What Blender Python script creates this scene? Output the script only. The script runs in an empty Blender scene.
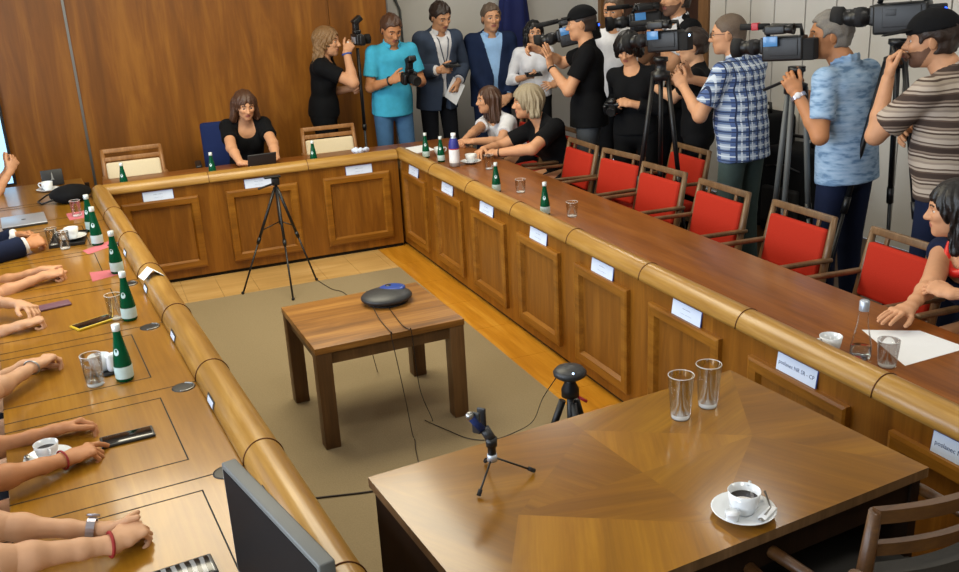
import bpy, bmesh, math, random
import numpy as np
from mathutils import Vector, Matrix
random.seed(7)
SC = bpy.context.scene
COL = SC.collection
PI = math.pi
rad = math.radians

# ------------------------------------------------------------------ colours and materials
def lin(c):
    if isinstance(c, str):
        c = c.lstrip('#'); c = [int(c[i:i+2], 16) for i in (0, 2, 4)]
    r = []
    for v in c:
        v = v/255.0
        r.append(v/12.92 if v <= .04045 else ((v+.055)/1.055)**2.4)
    return (r[0], r[1], r[2], 1.0)
MATS = {}
def newmat(name):
    m = bpy.data.materials.new(name); m.use_nodes = True
    nt = m.node_tree
    b = nt.nodes['Principled BSDF']
    MATS[name] = m
    return m, nt, b
def N(nt, t, **kw):
    n = nt.nodes.new(t)
    for k, v in kw.items():
        if k.startswith('i_'):
            n.inputs[k[2:].replace('_', ' ')].default_value = v
        else:
            setattr(n, k, v)
    return n
def coords(nt, scale=(1, 1, 1), rot=(0, 0, 0)):
    tc = N(nt, 'ShaderNodeTexCoord'); mp = N(nt, 'ShaderNodeMapping')
    mp.inputs['Scale'].default_value = scale; mp.inputs['Rotation'].default_value = rot
    nt.links.new(tc.outputs['Object'], mp.inputs['Vector'])
    return mp.outputs['Vector']
def ramp(nt, fac, stops):
    r = N(nt, 'ShaderNodeValToRGB')
    el = r.color_ramp.elements
    while len(el) > 1: el.remove(el[-1])
    el[0].position = stops[0][0]; el[0].color = lin(stops[0][1])
    for p, c in stops[1:]:
        e = el.new(p); e.color = lin(c)
    nt.links.new(fac, r.inputs['Fac'])
    return r.outputs['Color']
def plain(name, col, rough=.5, metal=0., spec=.5, noise=.06, nscale=30, emit=0., coat=0., bump=0.):
    m, nt, b = newmat(name)
    c = lin(col)
    if noise:
        v = coords(nt)
        n = N(nt, 'ShaderNodeTexNoise'); n.inputs['Scale'].default_value = nscale; n.inputs['Detail'].default_value = 3
        nt.links.new(v, n.inputs['Vector'])
        mx = N(nt, 'ShaderNodeMixRGB')
        mx.inputs['Color1'].default_value = [x*(1-noise*1.6) for x in c[:3]]+[1]
        mx.inputs['Color2'].default_value = [min(1, x*(1+noise*1.6)) for x in c[:3]]+[1]
        nt.links.new(n.outputs['Fac'], mx.inputs['Fac'])
        nt.links.new(mx.outputs['Color'], b.inputs['Base Color'])
        if bump:
            bp = N(nt, 'ShaderNodeBump'); bp.inputs['Strength'].default_value = bump; bp.inputs['Distance'].default_value = .004
            nt.links.new(n.outputs['Fac'], bp.inputs['Height']); nt.links.new(bp.outputs['Normal'], b.inputs['Normal'])
    else:
        b.inputs['Base Color'].default_value = c
    b.inputs['Roughness'].default_value = rough; b.inputs['Metallic'].default_value = metal
    b.inputs['Specular IOR Level'].default_value = spec
    if coat: b.inputs['Coat Weight'].default_value = coat; b.inputs['Coat Roughness'].default_value = .12
    if emit:
        b.inputs['Emission Color'].default_value = c; b.inputs['Emission Strength'].default_value = emit
    return m
def wood(name, dark, mid, light, axis='Z', ang=0., scale=1., rough=.35, coat=0., spec=.5, contrast=1., fine=.25):
    """figured veneer: long noise stretched along the grain, with fine pores"""
    m, nt, b = newmat(name)
    s_long, s_x = 1.1*scale, 9*scale
    sc = {'X': (s_long, s_x, s_x), 'Y': (s_x, s_long, s_x), 'Z': (s_x, s_x, s_long)}[axis]
    tc = N(nt, 'ShaderNodeTexCoord')
    r = N(nt, 'ShaderNodeMapping'); r.inputs['Rotation'].default_value = (0, 0, ang)
    nt.links.new(tc.outputs['Object'], r.inputs['Vector'])
    mp = N(nt, 'ShaderNodeMapping'); mp.inputs['Scale'].default_value = sc
    nt.links.new(r.outputs['Vector'], mp.inputs['Vector'])
    n1 = N(nt, 'ShaderNodeTexNoise'); n1.inputs['Scale'].default_value = 1.3; n1.inputs['Detail'].default_value = 6; n1.inputs['Roughness'].default_value = .6
    n1.inputs['Distortion'].default_value = .6
    nt.links.new(mp.outputs['Vector'], n1.inputs['Vector'])
    mp2 = N(nt, 'ShaderNodeMapping'); mp2.inputs['Scale'].default_value = [v*7 if v > 2 else v*2 for v in sc]
    nt.links.new(r.outputs['Vector'], mp2.inputs['Vector'])
    n2 = N(nt, 'ShaderNodeTexNoise'); n2.inputs['Scale'].default_value = 1.5; n2.inputs['Detail'].default_value = 2
    nt.links.new(mp2.outputs['Vector'], n2.inputs['Vector'])
    mx = N(nt, 'ShaderNodeMixRGB'); mx.inputs['Fac'].default_value = fine
    nt.links.new(n1.outputs['Fac'], mx.inputs['Color1']); nt.links.new(n2.outputs['Fac'], mx.inputs['Color2'])
    w = .2/contrast
    col = ramp(nt, mx.outputs['Color'], [(max(0, .5-w), dark), (.5, mid), (min(1, .5+w), light)])
    nt.links.new(col, b.inputs['Base Color'])
    b.inputs['Roughness'].default_value = rough; b.inputs['Specular IOR Level'].default_value = spec
    if coat: b.inputs['Coat Weight'].default_value = coat; b.inputs['Coat Roughness'].default_value = .13
    return m
def glass(name, col='#ffffff', rough=.0, alpha_mix=.13, ior=1.2):
    m, nt, b = newmat(name)
    nt.nodes.remove(b)
    out = [n for n in nt.nodes if n.type == 'OUTPUT_MATERIAL'][0]
    tr = N(nt, 'ShaderNodeBsdfTransparent'); tr.inputs['Color'].default_value = lin(col)
    gl = N(nt, 'ShaderNodeBsdfGlossy'); gl.inputs['Roughness'].default_value = .03
    lw = N(nt, 'ShaderNodeLayerWeight'); lw.inputs['Blend'].default_value = alpha_mix
    mx = N(nt, 'ShaderNodeMixShader')
    ma = N(nt, 'ShaderNodeMath', operation='MULTIPLY'); ma.inputs[1].default_value = .7
    nt.links.new(lw.outputs['Fresnel'], ma.inputs[0]); nt.links.new(ma.outputs[0], mx.inputs['Fac'])
    nt.links.new(tr.outputs[0], mx.inputs[1]); nt.links.new(gl.outputs[0], mx.inputs[2])
    nt.links.new(mx.outputs[0], out.inputs['Surface'])
    return m

# ------------------------------------------------------------------ objects
def thing(name, label, cat, loc=(0, 0, 0), rotz=0., group=None):
    o = bpy.data.objects.new(name, None); COL.objects.link(o)
    o.empty_display_size = .05
    o.location = loc; o.rotation_euler = (0, 0, rotz)
    o['label'] = label; o['category'] = cat
    if group: o['group'] = group
    return o
def tag(o, label, cat, group=None):
    o['label'] = label; o['category'] = cat
    if group: o['group'] = group
    return o
def dup(root, loc=None, rotz=None, label=None):
    r = root.copy(); COL.objects.link(r)
    if loc is not None: r.location = loc
    if rotz is not None: r.rotation_euler = (0, 0, rotz)
    if label: r['label'] = label
    for ch in list(root.children):
        c = ch.copy(); COL.objects.link(c); c.parent = r
        for g in list(ch.children):
            d = g.copy(); COL.objects.link(d); d.parent = c
    return r
def mesh_from(name, verts, faces, mat, parent=None, smooth=False, fmat=None):
    me = bpy.data.meshes.new(name)
    me.from_pydata([tuple(map(float, v)) for v in verts], [], [tuple(map(int, f)) for f in faces])
    mats = mat if isinstance(mat, (list, tuple)) else [mat]
    for m in mats: me.materials.append(MATS[m] if isinstance(m, str) else m)
    if smooth: me.polygons.foreach_set('use_smooth', [True]*len(me.polygons))
    if fmat is not None: me.polygons.foreach_set('material_index', [int(i) for i in fmat])
    me.update()
    o = bpy.data.objects.new(name, me); COL.objects.link(o)
    if parent: o.parent = parent
    return o

class MB:
    """collects shapes in one bmesh; build() links them as one mesh object"""
    def __init__(s): s.bm = bmesh.new(); s.mi = 0
    def _face(s, vs, smooth=False):
        try:
            f = s.bm.faces.new(vs)
        except ValueError:
            return None
        f.material_index = s.mi; f.smooth = smooth
        return f
    def box(s, c, d, bev=0., R=None, seg=2):
        t = bmesh.new()
        bmesh.ops.create_cube(t, size=1)
        for v in t.verts: v.co = Vector((v.co.x*d[0], v.co.y*d[1], v.co.z*d[2]))
        if bev > 0:
            bmesh.ops.bevel(t, geom=list(t.edges), offset=min(bev, min(d)*.45), segments=seg, affect='EDGES', profile=.6)
        M = Matrix.Translation(c)
        if R is not None: M = M @ R.to_4x4()
        s._merge(t, M, bev > 0 and seg > 1)
        return s
    def _merge(s, t, M, smooth=False):
        mp = {}
        for v in t.verts: mp[v] = s.bm.verts.new(M @ v.co)
        for f in t.faces: s._face([mp[v] for v in f.verts], smooth)
        t.free()
    def b2(s, lo, hi, bev=0.):
        c = [(a+b)/2 for a, b in zip(lo, hi)]; d = [abs(b-a) for a, b in zip(lo, hi)]
        return s.box(c, d, bev)
    def tube(s, pts, r, n=10, cap=True, closed=False, flat=None):
        """a round bar along pts; r one radius or one per point; flat=(normal, factor) squeezes it"""
        P = [Vector(p) for p in pts]; m = len(P)
        rs = [r]*m if not hasattr(r, '__len__') else r
        rings = []; prev = None
        for i, p in enumerate(P):
            if closed: d = P[(i+1) % m]-P[i-1]
            else: d = (P[min(i+1, m-1)]-P[max(i-1, 0)])
            if d.length < 1e-9: d = Vector((0, 0, 1))
            d.normalize()
            if prev is None:
                a = Vector((0, 0, 1)) if abs(d.z) < .9 else Vector((1, 0, 0))
                x = d.cross(a).normalized()
            else:
                x = (prev - d*prev.dot(d))
                x = x.normalized() if x.length > 1e-6 else d.orthogonal().normalized()
            prev = x; y = d.cross(x)
            ring = []
            for k in range(n):
                t = 2*PI*k/n
                o = x*math.cos(t)*rs[i]+y*math.sin(t)*rs[i]
                if flat:
                    nn = Vector(flat[0]).normalized(); o = o-nn*o.dot(nn)*(1-flat[1])
                ring.append(s.bm.verts.new(p+o))
            rings.append(ring)
        cnt = m if closed else m-1
        for i in range(cnt):
            A, B = rings[i], rings[(i+1) % m]
            for k in range(n):
                s._face([A[k], A[(k+1) % n], B[(k+1) % n], B[k]], True)
        if cap and not closed:
            s._face(rings[0][::-1]); s._face(rings[-1])
        return s
    def lathe(s, prof, c=(0, 0, 0), n=24, axis=None, smooth=True):
        """prof: (radius, height) pairs turned about axis through c"""
        ax = Vector(axis).normalized() if axis is not None else Vector((0, 0, 1))
        q = Vector((0, 0, 1)).rotation_difference(ax)
        c = Vector(c); rings = []
        for r, z in prof:
            if r < 1e-6:
                rings.append([s.bm.verts.new(c+q @ Vector((0, 0, z)))])
            else:
                rings.append([s.bm.verts.new(c+q @ Vector((r*math.cos(2*PI*k/n), r*math.sin(2*PI*k/n), z))) for k in range(n)])
        for A, B in zip(rings, rings[1:]):
            for k in range(n):
                a = [A[k % len(A)], A[(k+1) % len(A)]] if len(A) > 1 else [A[0]]
                b = [B[(k+1) % len(B)], B[k % len(B)]] if len(B) > 1 else [B[0]]
                s._face(a+b, smooth)
        return s
    def prism(s, poly, axis, a0, a1, smooth=False):
        """poly: 2-D points; extruded along axis ('x','y','z') from a0 to a1"""
        def P(u, v, a):
            return {'x': (a, u, v), 'y': (u, a, v), 'z': (u, v, a)}[axis]
        A = [s.bm.verts.new(P(u, v, a0)) for u, v in poly]; B = [s.bm.verts.new(P(u, v, a1)) for u, v in poly]
        n = len(poly)
        for k in range(n): s._face([A[k], A[(k+1) % n], B[(k+1) % n], B[k]], smooth)
        if smooth:
            A = [s.bm.verts.new(v.co) for v in A]; B = [s.bm.verts.new(v.co) for v in B]
        s._face(A[::-1]); s._face(B)
        return s
    def sphere(s, c, r, n=16, m=10, R=None):
        t = bmesh.new(); bmesh.ops.create_uvsphere(t, u_segments=n, v_segments=m, radius=1)
        rr = r if hasattr(r, '__len__') else (r, r, r)
        M = Matrix.Translation(c) @ (R.to_4x4() if R is not None else Matrix()) @ Matrix.Diagonal((rr[0], rr[1], rr[2], 1))
        s._merge(t, M, True); return s
    def poly(s, pts, smooth=False):
        s._face([s.bm.verts.new(p) for p in pts], smooth); return s
    def build(s, name, mat, parent=None, fix=True):
        me = bpy.data.meshes.new(name)
        if fix: bmesh.ops.recalc_face_normals(s.bm, faces=list(s.bm.faces))
        s.bm.to_mesh(me); s.bm.free()
        for m in (mat if isinstance(mat, (list, tuple)) else [mat]): me.materials.append(MATS[m])
        o = bpy.data.objects.new(name, me); COL.objects.link(o)
        if parent: o.parent = parent
        return o
    def xform(s, M):
        for v in s.bm.verts: v.co = M @ v.co
        return s
def rz(a): return Matrix.Rotation(a, 3, 'Z')
def rx(a): return Matrix.Rotation(a, 3, 'X')
def ry(a): return Matrix.Rotation(a, 3, 'Y')
def basis(fwd, up=(0, 0, 1)):
    """columns: x = right-hand side, y = fwd, z = up"""
    f = Vector(fwd).normalized(); u = Vector(up); r = f.cross(u).normalized(); u = r.cross(f)
    return Matrix((r, f, u)).transposed()
def struct(o): o['kind'] = 'structure'; return o
def lettering(txt, size, mat, parent, M, name='lettering', align='CENTER'):
    cu = bpy.data.curves.new(name, 'FONT'); cu.body = txt; cu.size = size; cu.align_x = align; cu.align_y = 'CENTER'
    cu.extrude = .0002; cu.resolution_u = 2
    tmp = bpy.data.objects.new('tmp_text', cu); COL.objects.link(tmp)
    dg = bpy.context.evaluated_depsgraph_get(); dg.update()
    me = bpy.data.meshes.new_from_object(tmp.evaluated_get(dg))
    bpy.data.objects.remove(tmp); bpy.data.curves.remove(cu)
    me.materials.clear(); me.materials.append(MATS[mat])
    o = bpy.data.objects.new(name, me); COL.objects.link(o); o.parent = parent; o.matrix_local = M
    return o
# ------------------------------------------------------------------ continuous organic surfaces: blended solids, surface nets
def V(*a): return np.array(a if len(a) > 1 else a[0], dtype=float)
def unit(a):
    a = np.asarray(a, float); l = np.linalg.norm(a)
    return a/l if l > 1e-9 else a
def nets(F, o, h):
    S = F < 0
    c = np.zeros(tuple(n-1 for n in F.shape), np.int8)
    for dx in (0, 1):
        for dy in (0, 1):
            for dz in (0, 1):
                c += S[dx:dx+c.shape[0], dy:dy+c.shape[1], dz:dz+c.shape[2]]
    idx = np.argwhere((c > 0) & (c < 8))
    if len(idx) == 0: return np.zeros((0, 3)), np.zeros((0, 4), int)
    ids = np.full(c.shape, -1, np.int64); ids[idx[:, 0], idx[:, 1], idx[:, 2]] = np.arange(len(idx))
    P = np.zeros((len(idx), 3)); W = np.zeros(len(idx))
    cor = [(x, y, z) for x in (0, 1) for y in (0, 1) for z in (0, 1)]
    val = {q: F[idx[:, 0]+q[0], idx[:, 1]+q[1], idx[:, 2]+q[2]] for q in cor}
    for q in cor:
        for ax in range(3):
            if q[ax]: continue
            e = list(q); e[ax] = 1; e = tuple(e)
            a, b = val[q], val[e]
            m = (a < 0) != (b < 0)
            t = np.where(m, a/np.where(m, a-b, 1), 0)
            p = np.tile(np.array(q, float), (len(idx), 1)); p[:, ax] += t
            P[m] += p[m]; W += m
    P = (P/W[:, None]+idx)*h+o
    quads = []
    nx, ny, nz = F.shape
    for ax in range(3):
        a1, a2 = (ax+1) % 3, (ax+2) % 3
        sl0 = [slice(None)]*3; sl1 = [slice(None)]*3
        sl0[ax] = slice(0, -1); sl1[ax] = slice(1, None)
        e = np.argwhere(S[tuple(sl0)] != S[tuple(sl1)])
        e = e[(e[:, a1] > 0) & (e[:, a2] > 0) & (e[:, a1] < F.shape[a1]-1) & (e[:, a2] < F.shape[a2]-1)]
        if not len(e): continue
        def cid(d1, d2):
            q = e.copy(); q[:, a1] += d1; q[:, a2] += d2
            return ids[q[:, 0], q[:, 1], q[:, 2]]
        Q = np.stack([cid(-1, -1), cid(0, -1), cid(0, 0), cid(-1, 0)], 1)
        flip = ~S[e[:, 0], e[:, 1], e[:, 2]]
        Q[flip] = Q[flip][:, ::-1]
        quads.append(Q)
    Q = np.concatenate(quads)
    return P, Q[(Q >= 0).all(1)]
def smin(a, b, k):
    h = np.maximum(k-np.abs(a-b), 0)/k
    return np.minimum(a, b)-h*h*k*.25
class Sdf:
    def __init__(s): s.ops = []; s.k = .015
    def cap(s, a, b, ra, rb=None, k=None, clip=(), sub=False):
        a, b = V(a), V(b); rb = ra if rb is None else rb
        ab = b-a; L2 = max(ab@ab, 1e-9)
        def f(p):
            t = np.clip(((p-a)@ab)/L2, 0, 1)
            return np.linalg.norm(p-a-t[..., None]*ab, axis=-1)-(ra+(rb-ra)*t)
        r = max(ra, rb)
        s.ops.append((f, np.minimum(a, b)-r, np.maximum(a, b)+r, k or s.k, clip, sub)); return s
    def ecap(s, a, b, side, r0, r1, k=None, clip=(), sub=False):
        """capsule with an oval section: r0, r1 = (half width along side, half depth) at both ends"""
        a, b = V(a), V(b); ab = b-a; L = np.linalg.norm(ab); d = ab/L
        sd = V(side); sd = unit(sd-d*(sd@d)); fd = np.cross(d, sd)
        def f(p):
            q = p-a; t = np.clip((q@d)/L, 0, 1)
            ws = r0[0]+(r1[0]-r0[0])*t; wf = r0[1]+(r1[1]-r0[1])*t
            m = np.minimum(ws, wf)
            ea = (q@d)-t*L
            n = np.sqrt(((q@sd)/ws)**2+((q@fd)/wf)**2+(ea/m)**2)
            return (n-1)*m
        r = max(r0+r1)
        s.ops.append((f, np.minimum(a, b)-r, np.maximum(a, b)+r, k or s.k, clip, sub)); return s
    def ell(s, c, ax, r, k=None, clip=(), sub=False):
        c = V(c); A = np.array([unit(x) for x in ax]); r = V(r)
        def f(p):
            q = ((p-c)@A.T)/r
            n = np.linalg.norm(q, axis=-1); n2 = np.linalg.norm(q/r, axis=-1)
            return np.where(n2 > 1e-9, n*(n-1)/np.maximum(n2, 1e-9), -r.min())
        e = np.abs(A.T)@r
        s.ops.append((f, c-e, c+e, k or s.k, clip, sub)); return s
    def mesh(s, h, clips=(), post=None):
        adds = [o for o in s.ops if not o[5]]
        lo = np.min([o[1] for o in adds], 0)-3*h-.01; hi = np.max([o[2] for o in adds], 0)+3*h+.01
        n = np.ceil((hi-lo)/h).astype(int)+1
        F = np.full(tuple(n), 1., np.float32)
        axs = [lo[i]+np.arange(n[i])*h for i in range(3)]
        for f, l, u, k, clip, sub in s.ops:
            m = k+2*h
            i0 = np.clip(np.floor((l-m-lo)/h).astype(int), 0, n-1); i1 = np.clip(np.ceil((u+m-lo)/h).astype(int)+1, 0, n)
            if (i1-i0).min() <= 0: continue
            sl = tuple(slice(i0[i], i1[i]) for i in range(3))
            g = np.stack(np.meshgrid(*[axs[i][sl[i]] for i in range(3)], indexing='ij'), -1)
            d = f(g)
            for p, nn in clip: d = np.maximum(d, (g-V(p))@unit(nn))
            if sub: F[sl] = -smin(-F[sl], d, k)
            else: F[sl] = smin(F[sl], d, k)
        if clips or post:
            g = np.stack(np.meshgrid(*axs, indexing='ij'), -1)
            for p, nn in clips: F = np.maximum(F, (g-V(p))@unit(nn))
            if post: F = post(F, g)
        F[0], F[-1] = 1, 1; F[:, 0], F[:, -1] = 1, 1; F[:, :, 0], F[:, :, -1] = 1, 1
        return nets(F, lo, h)
def relax(v, f, it=1, w=.5):
    for _ in range(it):
        acc = np.zeros_like(v); cn = np.zeros(len(v))
        for k in range(4):
            a, b = f[:, k], f[:, (k+1) % 4]
            np.add.at(acc, a, v[b]); np.add.at(cn, a, 1); np.add.at(acc, b, v[a]); np.add.at(cn, b, 1)
        ok = cn > 0
        v[ok] = v[ok]*(1-w)+w*acc[ok]/cn[ok, None]
    return v
# ------------------------------------------------------------------ people
def ik(S, W, hint, l1, l2):
    S, W, hint = V(S), V(W), V(hint)
    d = np.linalg.norm(W-S)
    if d > (l1+l2)*.995:
        q = d/((l1+l2)*.995)
        if q < 1.12: l1 *= q; l2 *= q
        else: W = S+(W-S)/d*(l1+l2)*.995; d = (l1+l2)*.995
    d = max(d, abs(l1-l2)+.01)
    a = (l1*l1-l2*l2+d*d)/(2*d); hh = math.sqrt(max(l1*l1-a*a, 0))
    ax = unit(W-S); m = S+ax*a
    p = hint-m; p = p-ax*(p@ax)
    if np.linalg.norm(p) < 1e-6: p = np.array([0, 0, -1.])
    return m+unit(p)*hh, W
REST = ((25, 30, 15), (28, 34, 18), (32, 38, 20), (36, 42, 22))
FIST = ((70, 85, 50), (72, 88, 50), (74, 90, 50), (76, 90, 50))
GRIP = ((45, 60, 30), (48, 62, 32), (50, 64, 34), (52, 66, 34))
FLAT = ((6, 8, 5), (5, 8, 5), (6, 9, 5), (10, 10, 6))
POINT = ((14, 16, 8), (42, 58, 28), (50, 64, 30), (55, 66, 30))
CLASP = ((48, 52, 30), (50, 55, 32), (52, 58, 32), (54, 58, 30))
def hand(sd, W, d, n, side, sc=1., curls=REST, thumb=(.75, .62, -.25), tcurl=20, splay=1.):
    d = unit(d); n = V(n); n = unit(n-d*(n@d))
    s = np.cross(n, d) if side == 'R' else -np.cross(n, d)
    W = V(W)
    def L(a, b, c): return W+(d*a+s*b+n*c)*sc
    # palm: a broad flat wedge from wrist to knuckles
    sd.ecap(L(-.01, 0, 0), L(.03, .0, 0), s, (.026*sc, .019*sc), (.032*sc, .0165*sc), k=.012)
    sd.ecap(L(.03, .0, 0), L(.078, -.001, .002), s, (.032*sc, .0165*sc), (.0385*sc, .0135*sc), k=.012)
    sd.cap(L(.02, .022, -.008), L(.05, .027, -.007), .0155*sc, .012*sc, k=.012)      # ball of the thumb
    base = ((.088, .029), (.092, .010), (.088, -.0095), (.079, -.0275))
    lens = ((.040, .025, .020), (.045, .028, .021), (.041, .026, .020), (.032, .020, .018))
    spl = (6, 1, -4, -9)
    for i in range(4):
        a, b = base[i]
        p = L(a-.006, b, .001); ang = 0
        sp = rad(spl[i]*splay)
        fd0 = d*math.cos(sp)+s*math.sin(sp)
        r = (.0096, .0092, .0090, .0080)[i]*sc
        sd.ell(L(a-.004, b, .006), (d, s, n), (.011*sc, .009*sc, .007*sc), k=.006)   # knuckle
        for j in range(3):
            ang += curls[i][j]
            fd = fd0*math.cos(rad(ang))-n*math.sin(rad(ang))
            q = p+fd*lens[i][j]*sc
            sd.cap(p, q, r*(1-.07*j), r*(.94-.09*j), k=.003 if j == 0 else .002)
            p = q
    t = V(thumb); td = unit(d*t[0]+s*t[1]+n*t[2])
    p = L(.028, .026, -.007)
    for j, l in enumerate((.040, .032, .025)):
        q = p+td*l*sc
        sd.cap(p, q, (.0135, .0112, .0105)[j]*sc, (.0115, .0105, .0082)[j]*sc, k=.008 if j == 0 else .002)
        p = q
        td = unit(td*math.cos(rad(tcurl))+(d*.75-s*.55-n*.1)*math.sin(rad(tcurl)))
def head(sd, C, f, l, u, m, hs):
    """m: male; hs: size, 1 = 23 cm chin to crown"""
    def L(a, b, c): return C+(f*a+l*b+u*c)*hs
    A = (f, l, u)
    sd.ell(L(-.012, 0, .028), A, (.096*hs, .076*hs, .088*hs), k=.02)
    sd.ell(L(.020, 0, -.020), A, (.070*hs, .063*hs, .086*hs), k=.03)
    w = .054 if m else .047
    sd.ell(L(.030, 0, -.070), A, (.052*hs, w*hs, .040*hs), k=.03)
    sd.ell(L(.066, 0, -.096), A, (.018*hs, .022*hs, .016*hs), k=.02)
    for q in (-1, 1):
        sd.ell(L(.062, q*.036, -.018), A, (.022*hs, .022*hs, .02*hs), k=.018)
        sd.cap(L(.080, q*.012, .026), L(.068, q*.045, .024), .010*hs, .008*hs, k=.012)
        sd.ell(L(.088, q*.031, .004), A, (.016*hs, .017*hs, .011*hs), k=.012, sub=True)
        sd.ell(L(.071, q*.031, .004), A, (.0125*hs, .0135*hs, .0105*hs), k=.003)
        sd.ell(L(-.008, q*.078, -.006), (unit(f+l*q*.5), unit(l*q-f*.5), u), (.019*hs, .006*hs, .031*hs), k=.008)
    sd.cap(L(.086, 0, .008), L(.105, 0, -.026), .0075*hs, .0125*hs, k=.012)
    for q in (-1, 1): sd.ell(L(.096, q*.011, -.030), A, (.010*hs, .008*hs, .008*hs), k=.008)
    sd.ell(L(.083, 0, -.053), A, (.011*hs, .023*hs, .0065*hs), k=.006)
    sd.ell(L(.081, 0, -.064), A, (.011*hs, .019*hs, .0070*hs), k=.005)
def person(label, P, Nk, Hc, yaw, look=(0, 0, 0), male=True, k=1., arms=None, legs='stand', top=None, jacket=None, bottom=None,
           hair=None, skin='skin', h=.009, hh=.0042, sh=None, group=None, near=False, stoop=0., feet=None, extras=None, bust=.03, seat_z=.45, belly=0., brow='hair_dark'):
    P, Nk, Hc = V(P), V(Nk), V(Hc)
    F = V(math.cos(rad(yaw)), math.sin(rad(yaw)), 0); R = V(math.sin(rad(yaw)), -math.cos(rad(yaw)), 0)
    u = unit(Nk-P); tl = np.linalg.norm(Nk-P)/.50
    f = unit(F-u*(F@u)); r = np.cross(f, u)
    def T(a, b=0., c=0.): return P+u*a*tl+r*b+f*c
    sh = sh or (.168 if male else .146)*k
    S = {'R': T(.445, sh, 0), 'L': T(.445, -sh, 0)}
    l1, l2 = .285*k, .25*k
    arms = dict(arms or {})
    A = {}
    for sd_ in 'LR':
        a = dict(arms.get(sd_) or {})
        q = 1 if sd_ == 'R' else -1
        if 'w' not in a:
            a.update(w=S[sd_]+R*q*.07-V(0, 0, .50*k)+F*.05, e=S[sd_]+R*q*.2-F*.3-V(0, 0, .3), hd=V(0, 0, -1)+F*.1, hn=R*q)
        s_ = S[sd_]+V(a.get('ds', (0, 0, 0)))
        S[sd_] = s_
        E, W = ik(s_, a['w'], a.get('e', s_+R*q*.2-V(0, 0, .4)), l1, l2)
        a['E'], a['W'] = E, W
        a.setdefault('hd', unit(W-E)); a.setdefault('hn', V(0, 0, 1)); a.setdefault('curls', REST)
        A[sd_] = a
    # head axes
    yw = rad(yaw+look[0]); pt = rad(look[1]); ro = rad(look[2])
    hf = V(math.cos(yw)*math.cos(pt), math.sin(yw)*math.cos(pt), math.sin(pt))
    hl = V(-math.sin(yw), math.cos(yw), 0); hu = np.cross(hf, hl)
    hl, hu = hl*math.cos(ro)+hu*math.sin(ro), hu*math.cos(ro)-hl*math.sin(ro)
    hs = k*(1. if male else .95)
    base = V(P[0], P[1], 0); ra = rad(yaw-90)
    root = thing('person', label, 'person', tuple(base), ra, group)
    ca, sa = math.cos(-ra), math.sin(-ra)
    def loc(v):
        v = v-base; o = v.copy(); o[:, 0] = v[:, 0]*ca-v[:, 1]*sa; o[:, 1] = v[:, 0]*sa+v[:, 1]*ca
        return o
    cw, ww, hw = ((.160, .145, .160) if male else (.138, .122, .165)); cd, wd = ((.112, .105) if male else (.100, .090))
    cw *= k; ww *= k*(1+belly*.5); hw *= k; cd *= k; wd *= k*(1+belly)
    def torso(s, o, kk=.03):
        s.ecap(T(.0), T(.10), r, (hw+o, .112*k+o), (ww*1.04+o, wd+o), k=kk)
        s.ecap(T(.10), T(.24), r, (ww*1.03+o, wd+o), (ww+.012+o, wd+o), k=kk)
        s.ecap(T(.22), T(.385), r, (ww+.01+o, wd+o), (cw+o, cd+o), k=kk)
        s.ecap(T(.40, -sh*.62, -.005), T(.40, sh*.62, -.005), u, (.062+o, .080+o), (.062+o, .080+o), k=.04)
        for q in 'LR':
            s.cap(T(.43)*.35+S[q]*.65, S[q], .060*k+o, .056*k+o, k=.03)
            s.cap(Nk+u*.015, T(.44)*.35+S[q]*.65, .045*k+o, .042*k+o, k=.035)
        if belly: s.ell(T(.13, 0, wd*.45), (r, f, u), (ww*.9+o, wd*.8+o, .13+o), k=.05)
        if not male:
            for q in (-1, 1): s.ell(T(.315, q*.068*k, cd*.72), (r, f, u), (.064*k+o, bust*1.7+o, .068*k+o), k=.04)
    def arm(s, q, o, sleeve, flare=0.):
        a = A[q]; S0, E, W = S[q], a['E'], a['W']
        if sleeve <= 1:
            e = S0+(E-S0)*sleeve; d = unit(E-S0)
            s.cap(S0, e+d*.03, .056*k+o, (.056-.012*sleeve)*k+o+flare, k=.025, clip=[(e, d)])
        else:
            s.cap(S0, E, .056*k+o, .044*k+o, k=.025)
            e = E+(W-E)*(sleeve-1); d = unit(W-E)
            s.cap(E, e+d*.02, .044*k+o, .034*k+o+flare, k=.012, clip=[(e, d)])
    HJ = {'R': T(-.035, .09*k), 'L': T(-.035, -.09*k)}
    KN, AN = {}, {}
    for q, g in (('R', 1), ('L', -1)):
        if legs == 'sit':
            KN[q] = HJ[q]+F*.43*k+R*g*.05; KN[q][2] = HJ[q][2]-.01
            AN[q] = KN[q]-F*.03; AN[q][2] = .08
        else:
            ft = (feet or {}).get(q)
            AN[q] = V(ft) if ft is not None else V(HJ[q][0], HJ[q][1], .08)+R*g*.03
            AN[q][2] = .08
            KN[q] = (HJ[q]*.48+AN[q]*.52)+F*.03
    parts = []      # (verts, faces)
    # trunk, arms and legs
    b = Sdf(); torso(b, -.012)
    b.cap(Nk-u*.04, Hc-hu*.045*hs-hf*.012, .057*k if male else .049*k, .054*k if male else .046*k, k=.03)
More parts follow.
